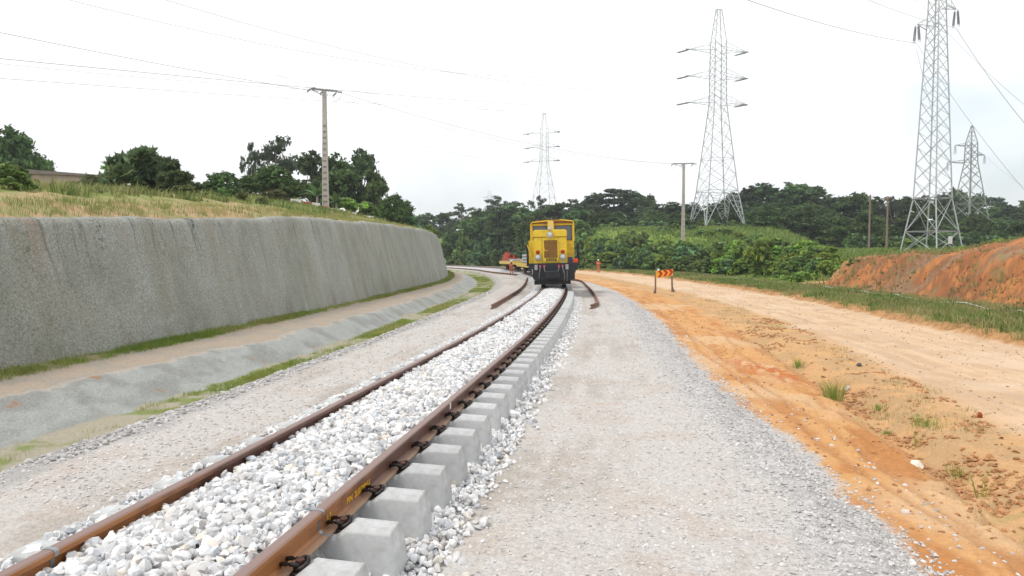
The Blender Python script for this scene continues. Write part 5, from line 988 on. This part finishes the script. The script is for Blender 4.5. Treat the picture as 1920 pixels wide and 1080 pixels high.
# embankment on the left
for u, v, Y, w_, kd, lb, cat in [(20, 240, 70, 130, 'dense', 'big dark round tree at the far left edge behind the building', 'tree'), (45, 262, 72, 90, 'round', 'lower dark tree leaning right beside the far left tree', 'tree'), (-20, 292, 50, 140, 'fine', 'brownish bush at the far left edge of the embankment', 'shrub'), (20, 300, 48, 90, 'fine', 'olive bush left of the low building', 'shrub'),
        (265, 272, 32, 124, 'mango', 'tall dark long leaved tree standing right of the low building', 'tree'), (318, 292, 32, 84, 'mango', 'dark long leaved tree with a branch sticking out to the right', 'tree'), (342, 318, 31, 66, 'mango', 'low drooping right part of the long leaved thicket', 'tree'), (222, 306, 33, 70, 'shrub', 'green bush with banana leaf left of the long leaved tree', 'shrub'), (185, 318, 38, 80, 'fine', 'olive grassy bush in front of the low building', 'shrub'),
        (415, 318, 46, 92, 'dense', 'rounded dark creeper covered tree between thicket and open tree', 'tree'), (385, 350, 46, 34, 'lime', 'bright green little bush below the dark rounded tree', 'shrub'), (518, 250, 88, 112, 'airy', 'tall open crowned tree showing sky between its branches', 'tree'), (480, 262, 90, 50, 'airy', 'left part of the open tree with sparse foliage', 'tree'), (508, 306, 54, 84, 'dense', 'green bushy tree below the open crowned tree', 'tree'), (470, 330, 52, 50, 'dense', 'small green tree at the left of the creeper mound', 'tree'),
        (516, 348, 50, 52, 'fine', 'round fine leaved bush at the edge of the kerb', 'shrub'), (590, 288, 82, 80, 'round', 'dark spreading tree just left of the concrete pole', 'tree'), (640, 290, 84, 100, 'round2', 'large dark spreading tree right of the concrete pole', 'tree'), (676, 282, 86, 80, 'round', 'tallest crown of the dark tree group right of the pole', 'tree'), (706, 314, 84, 56, 'round2', 'right shoulder of the dark tree group beyond the pole', 'tree'),
        (556, 330, 66, 60, 'dense', 'green bushy tree left of the pole base', 'tree'), (560, 368, 58, 46, 'lime', 'bright green bush behind the kerb left of the pole', 'shrub'), (655, 366, 62, 56, 'lime', 'bright green bush behind the kerb right of the pole', 'shrub'), (692, 376, 64, 50, 'shrub', 'green bush behind the white egret', 'shrub'), (730, 362, 72, 66, 'dense', 'green bushy tree near the falling end of the embankment', 'tree'), (752, 374, 78, 60, 'dense', 'last bushy tree at the end of the embankment', 'tree'), (768, 398, 74, 44, 'shrub2', 'green shrub hanging over the end of the wall', 'shrub'), (620, 364, 66, 60, 'shrub2', 'blue green bush directly behind the pole', 'shrub'), (800, 418, 90, 50, 'shrub', 'low shrub beyond the end of the wall', 'shrub'), (440, 372, 50, 60, 'fine', 'low olive bush on the embankment before the dark trees', 'shrub'), (355, 362, 42, 50, 'fine', 'reddish brown low bush below the long leaved thicket', 'shrub')]:
    plant(kd, u, v, Y, w_ * 1.1, lb, cat, 'trees and bushes on the left embankment')
# banana plants
def banana(u, v, Y, label, seed):
    rg = random.Random(seed); b = onray(u, Y); H = at(u, v, Y).z - b.z; r = empty('banana_plant', b); tag(r, label, 'banana plant', 'banana plants on the embankment'); MB().tube([(0, 0, -.2), (.03, 0, H * .5)], [.13, .08], 8).build('stem', MT['palebark'], r)
    for i in range(7):
        a = i * 2.3 + rg.uniform(-.3, .3); el = rg.uniform(.5, 1.35); V = []; L_ = H * .62; n = 8
        for q in range(n + 1):
            t = q / n; rr = L_ * (t * cos(el) + .25 * t * t); z = H * .45 + L_ * (t * sin(el) - .45 * t * t * (1.4 - el)); w_ = .26 * sin(pi * min(t * .9 + .08, 1)) + .01
            for e in (-1, 0, 1): V.append((rr * cos(a) - e * w_ * sin(a), rr * sin(a) + e * w_ * cos(a), z - abs(e) * .06))
        F = [(q * 3 + j, q * 3 + j + 1, (q + 1) * 3 + j + 1, (q + 1) * 3 + j) for q in range(n) for j in (0, 1)]
        npmesh('leaf_blade', V, F, MT['leaf'], r, col=np.tile(np.array([[.09, .16, .05]]), (len(V), 1)), smooth=True)
banana(596, 332, 62, 'banana plant with big upright leaf left of the concrete pole', 1); banana(632, 356, 61, 'banana plant with leaf bending right of the concrete pole', 2); banana(232, 296, 38.5, 'banana plant with a torn leaf standing left of the long leaved tree', 3); banana(252, 340, 37, 'small banana plant low in front of the long leaved tree', 4)

# grass
def blades(X, Y, h, w_, nb, spread, colA, colB, rg=RNG, zed=None):
    n = len(X); Z = ground(X, Y) if zed is None else zed; X = np.repeat(X, nb); Y = np.repeat(Y, nb); Z = np.repeat(Z, nb); h = np.repeat(h, nb) * rg.uniform(.5, 1.15, n * nb); m = n * nb
    a = rg.uniform(0, 2 * pi, m); r = rg.random(m) * np.repeat(spread, nb); bx = X + np.cos(a) * r; by = Y + np.sin(a) * r; ln = rg.uniform(.1, .75, m) * h; b = rg.uniform(0, 2 * pi, m); ww = np.repeat(w_, nb)
    px = -np.sin(b) * ww; py = np.cos(b) * ww; z0 = Z - .02
    v0 = np.stack([bx - px, by - py, z0], -1); v1 = np.stack([bx + px, by + py, z0], -1); mx = bx + np.cos(a) * ln * .35; my = by + np.sin(a) * ln * .35; v2 = np.stack([mx + px * .7, my + py * .7, Z + h * .6], -1); v3 = np.stack([mx - px * .7, my - py * .7, Z + h * .6], -1)
    v4 = np.stack([bx + np.cos(a) * ln, by + np.sin(a) * ln, Z + h], -1)
    V = np.stack([v0, v1, v2, v3, v4], 1).reshape(-1, 3); i = np.arange(m)[:, None] * 5; F = np.concatenate([i + np.array([[0, 1, 2]]), i + np.array([[0, 2, 3]]), i + np.array([[3, 2, 4]])])
    t = rg.random(m)[:, None]; patch = np.repeat(fbm(np.asarray(X)[::nb] * .45, np.asarray(Y)[::nb] * .45, 301), nb)[:, None]; t = np.clip(t * .5 + sm(.35, .65, patch) * .6, 0, 1)
    c = (np.array(colA)[None] * (1 - t) + np.array(colB)[None] * t) * rg.uniform(.75, 1.2, m)[:, None]; return V, F, np.repeat(c, 5, axis=0)
def grass(name, label, n, s0, s1, dlo, dhi, h0, h1, wd, nb, spread, cA, cB, keep=None):
    s = s0 * (s1 / s0) ** RNG.random(n); lo, hi = dlo(s), dhi(s); d = lo + (hi - lo) * RNG.random(n); th = np.where(s < 52, np.interp(s, _fine, _th), -(s - 52) / 205); X = np.where(s < 52, np.interp(s, _fine, _cc) + d * np.cos(th), CX0 + (205 + d) * np.cos((s - 52) / 205)); Y = np.where(s < 52, s - d * np.sin(th), 52 + (205 + d) * np.sin((s - 52) / 205))
    if keep is not None: k = RNG.random(n) < keep(X, Y, s, d); X, Y, s = X[k], Y[k], s[k]
    V, F, c = blades(X, Y, RNG.uniform(h0, h1, len(X)), wd * (1 + s / 16), nb, spread * (1 + s / 60), cA, cB); return tag(npmesh(name, V, F, MT['grass'], col=c), label, 'grass', kind='stuff')
cGr, cSt, cLi, cOl = (.16, .23, .045), (.42, .37, .17), (.2, .34, .04), (.17, .17, .06)
grass('embankment_grass', 'pale dry grass on the embankment above the wall', 8000, 7, 75, lambda s: lim(s)['wall'] - 15, lambda s: lim(s)['wall'] - 1.9, .06, .34, .004, 9, .2, (.17, .26, .06), (.38, .35, .16), keep=lambda x, y, s, d: np.clip((lim(s)['wall'] - 3.6 - d) / 2.6 + (fbm(x * .7, y * .7, 311) - .5) * 5, .05, 1))
grass('embankment_grass', 'sparse tufts on the bare soil edge above the wall', 1500, 7, 70, lambda s: lim(s)['wall'] - 2.4, lambda s: lim(s)['wall'] - 1.2, .06, .2, .003, 8, .1, cGr, cSt)
grass('embankment_weeds', 'leafy weeds scattered on the embankment above the wall', 2400, 9, 75, lambda s: lim(s)['wall'] - 15, lambda s: lim(s)['wall'] - 3.2, .08, .36, .014, 9, .28, (.11, .19, .05), (.2, .2, .08), keep=lambda x, y, s, d: (fbm(x * .5, y * .5, 361) > .52) * 1.0)
grass('wall_foot_grass', 'low green grass along the foot of the wall', 5200, 9, 95, lambda s: lim(s)['wall'] + .0, lambda s: lim(s)['wall'] + .48, .04, .12, .0022, 10, .1, (.15, .25, .035), (.3, .3, .1), keep=lambda x, y, s, d: np.clip((fbm(s * .35, 0 * s, 321) - .3) * 3.2 + sm(22, 40, s), .15, 1))
grass('ditch_grass', 'short lime green grass along the ditch bottom', 9000, 7, 85, lambda s: lim(s)['foot'] + .05, lambda s: lim(s)['fe'] - .45, .025, .08, .002, 10, .1, (.17, .29, .035), (.33, .33, .1), keep=lambda x, y, s, d: np.clip((fbm(s * .3, d * .6, 331) - .42) * 4.5, .04, 1))
grass('verge_grass', 'green grass on the verge beyond the dirt road', 13000, 14, 125, lambda s: lim(s)['rf'] + .25, lambda s: lim(s)['pipe'] + 1.2, .1, .3, .004, 8, .15, (.16, .23, .06), (.38, .32, .15), keep=lambda x, y, s, d: np.clip((d - lim(s)['rf'] - .2) / .8, .3, 1))
grass('verge_grass', 'dark green weeds on the verge beyond the dirt road', 3500, 16, 110, lambda s: lim(s)['rf'] + .6, lambda s: lim(s)['pipe'] + .5, .12, .32, .009, 9, .22, (.1, .2, .04), (.15, .2, .05), keep=lambda x, y, s, d: (fbm(x * .5, y * .5, 341) > .5) * 1.0)
grass('meadow_grass', 'green meadow grass on the hill under the pylon', 12000, 53, 190, lambda s: lim(s)['pipe'] + 3, lambda s: lim(s)['pipe'] + 60, .25, .75, .012, 8, .4, (.12, .2, .04), (.24, .29, .09))
grass('plateau_grass', 'grass on the level ground above the orange bank', 3000, 24, 53, lambda s: lim(s)['pipe'] + 6, lambda s: lim(s)['pipe'] + 40, .15, .4, .006, 8, .25, (.15, .25, .05), (.3, .3, .12))
grass('bank_weeds', 'sparse weeds on the orange cut bank', 900, 20, 52, lambda s: lim(s)['pipe'] + 1.2, lambda s: lim(s)['pipe'] + 5.5, .06, .28, .009, 8, .25, (.15, .2, .06), (.3, .27, .12), keep=lambda x, y, s, d: (fbm(x * .5, y * .5, 371) > .53) * 1.0)
grass('rough_strip_grass', 'thin yellowish grass on the rough ground beside the dirt road', 1500, 9, 70, lambda s: lim(s)['gu'] + .1, lambda s: lim(s)['rn'] + .1, .02, .09, .0022, 6, .12, (.24, .26, .09), (.42, .33, .16), keep=lambda x, y, s, d: np.clip((fbm(x * .6, y * .6, 351) - .5) * 6, .02, 1))
for u, v, h_, r_, nb, lb in ((1562, 748, .34, .16, 150, 'tallest yellow green grass tuft beside the red clay patch'), (1496, 690, .24, .12, 80, 'small upright grass tuft above the red clay patch'), (1652, 768, .1, .2, 70, 'flat pale grass tuft between the tall tuft and the road'), (1735, 800, .13, .22, 110, 'wide low grass tuft with pale blades near the gully'), (1666, 815, .07, .08, 60, 'tiny dark green tuft on the gully edge'), (1720, 838, .22, .03, 10, 'few thin upright blades growing in the gully'), (1800, 893, .12, .14, 40, 'sparse tuft low in the gully among clods'), (1838, 935, .3, .04, 12, 'tall single stalks at the bottom of the gully')):
    p = hit(u, v); V, F, c = blades(np.array([0.]), np.array([0.]), np.array([h_]), np.array([.004]), nb, np.array([r_]), (.2, .3, .05), (.42, .4, .14), zed=np.array([0.])); o = npmesh('grass_tuft', V, F, MT['grass'], col=c); o.location = p; tag(o, lb, 'grass tuft', 'grass tufts on the orange ground')
for k, (root, h, wd, used) in PROTO.items():
    if not used:
        for ch in list(root.children): bpy.data.objects.remove(ch)
        bpy.data.objects.remove(root)

ORD2 = ORD + ['twenty %s' % o for o in ORD[:9]] + ['thirtieth'] + ['thirty %s' % o for o in ORD[:9]]
grp = {}
for o in LATE: grp.setdefault(o['label'], []).append(o)
for lb, os_ in grp.items():
    a, b = lb.split('|')
    for i, o in enumerate(sorted(os_, key=lambda q: q['_u'])): o['label'] = ('%s %s from the left %s' % (ORD2[i], a, b)) if len(os_) > 1 else '%s %s' % (a, b)
for o in bpy.data.objects:
    if '_u' in o: del o['_u']

hz = MB().box(-3200, 3200, -16, 1500, -4, 140).build('haze', bpy.data.materials.new('haze_air')); hm = hz.data.materials[0]; hm.use_nodes = True; t = hm.node_tree; t.nodes.clear()
pv = t.nodes.new('ShaderNodeVolumePrincipled'); pv.inputs['Color'].default_value = (.86, .93, 1, 1); pv.inputs['Density'].default_value = .0004; pv.inputs['Anisotropy'].default_value = .2
ou = t.nodes.new('ShaderNodeOutputMaterial'); t.links.new(pv.outputs[0], ou.inputs['Volume']); tag(hz, kind='stuff')
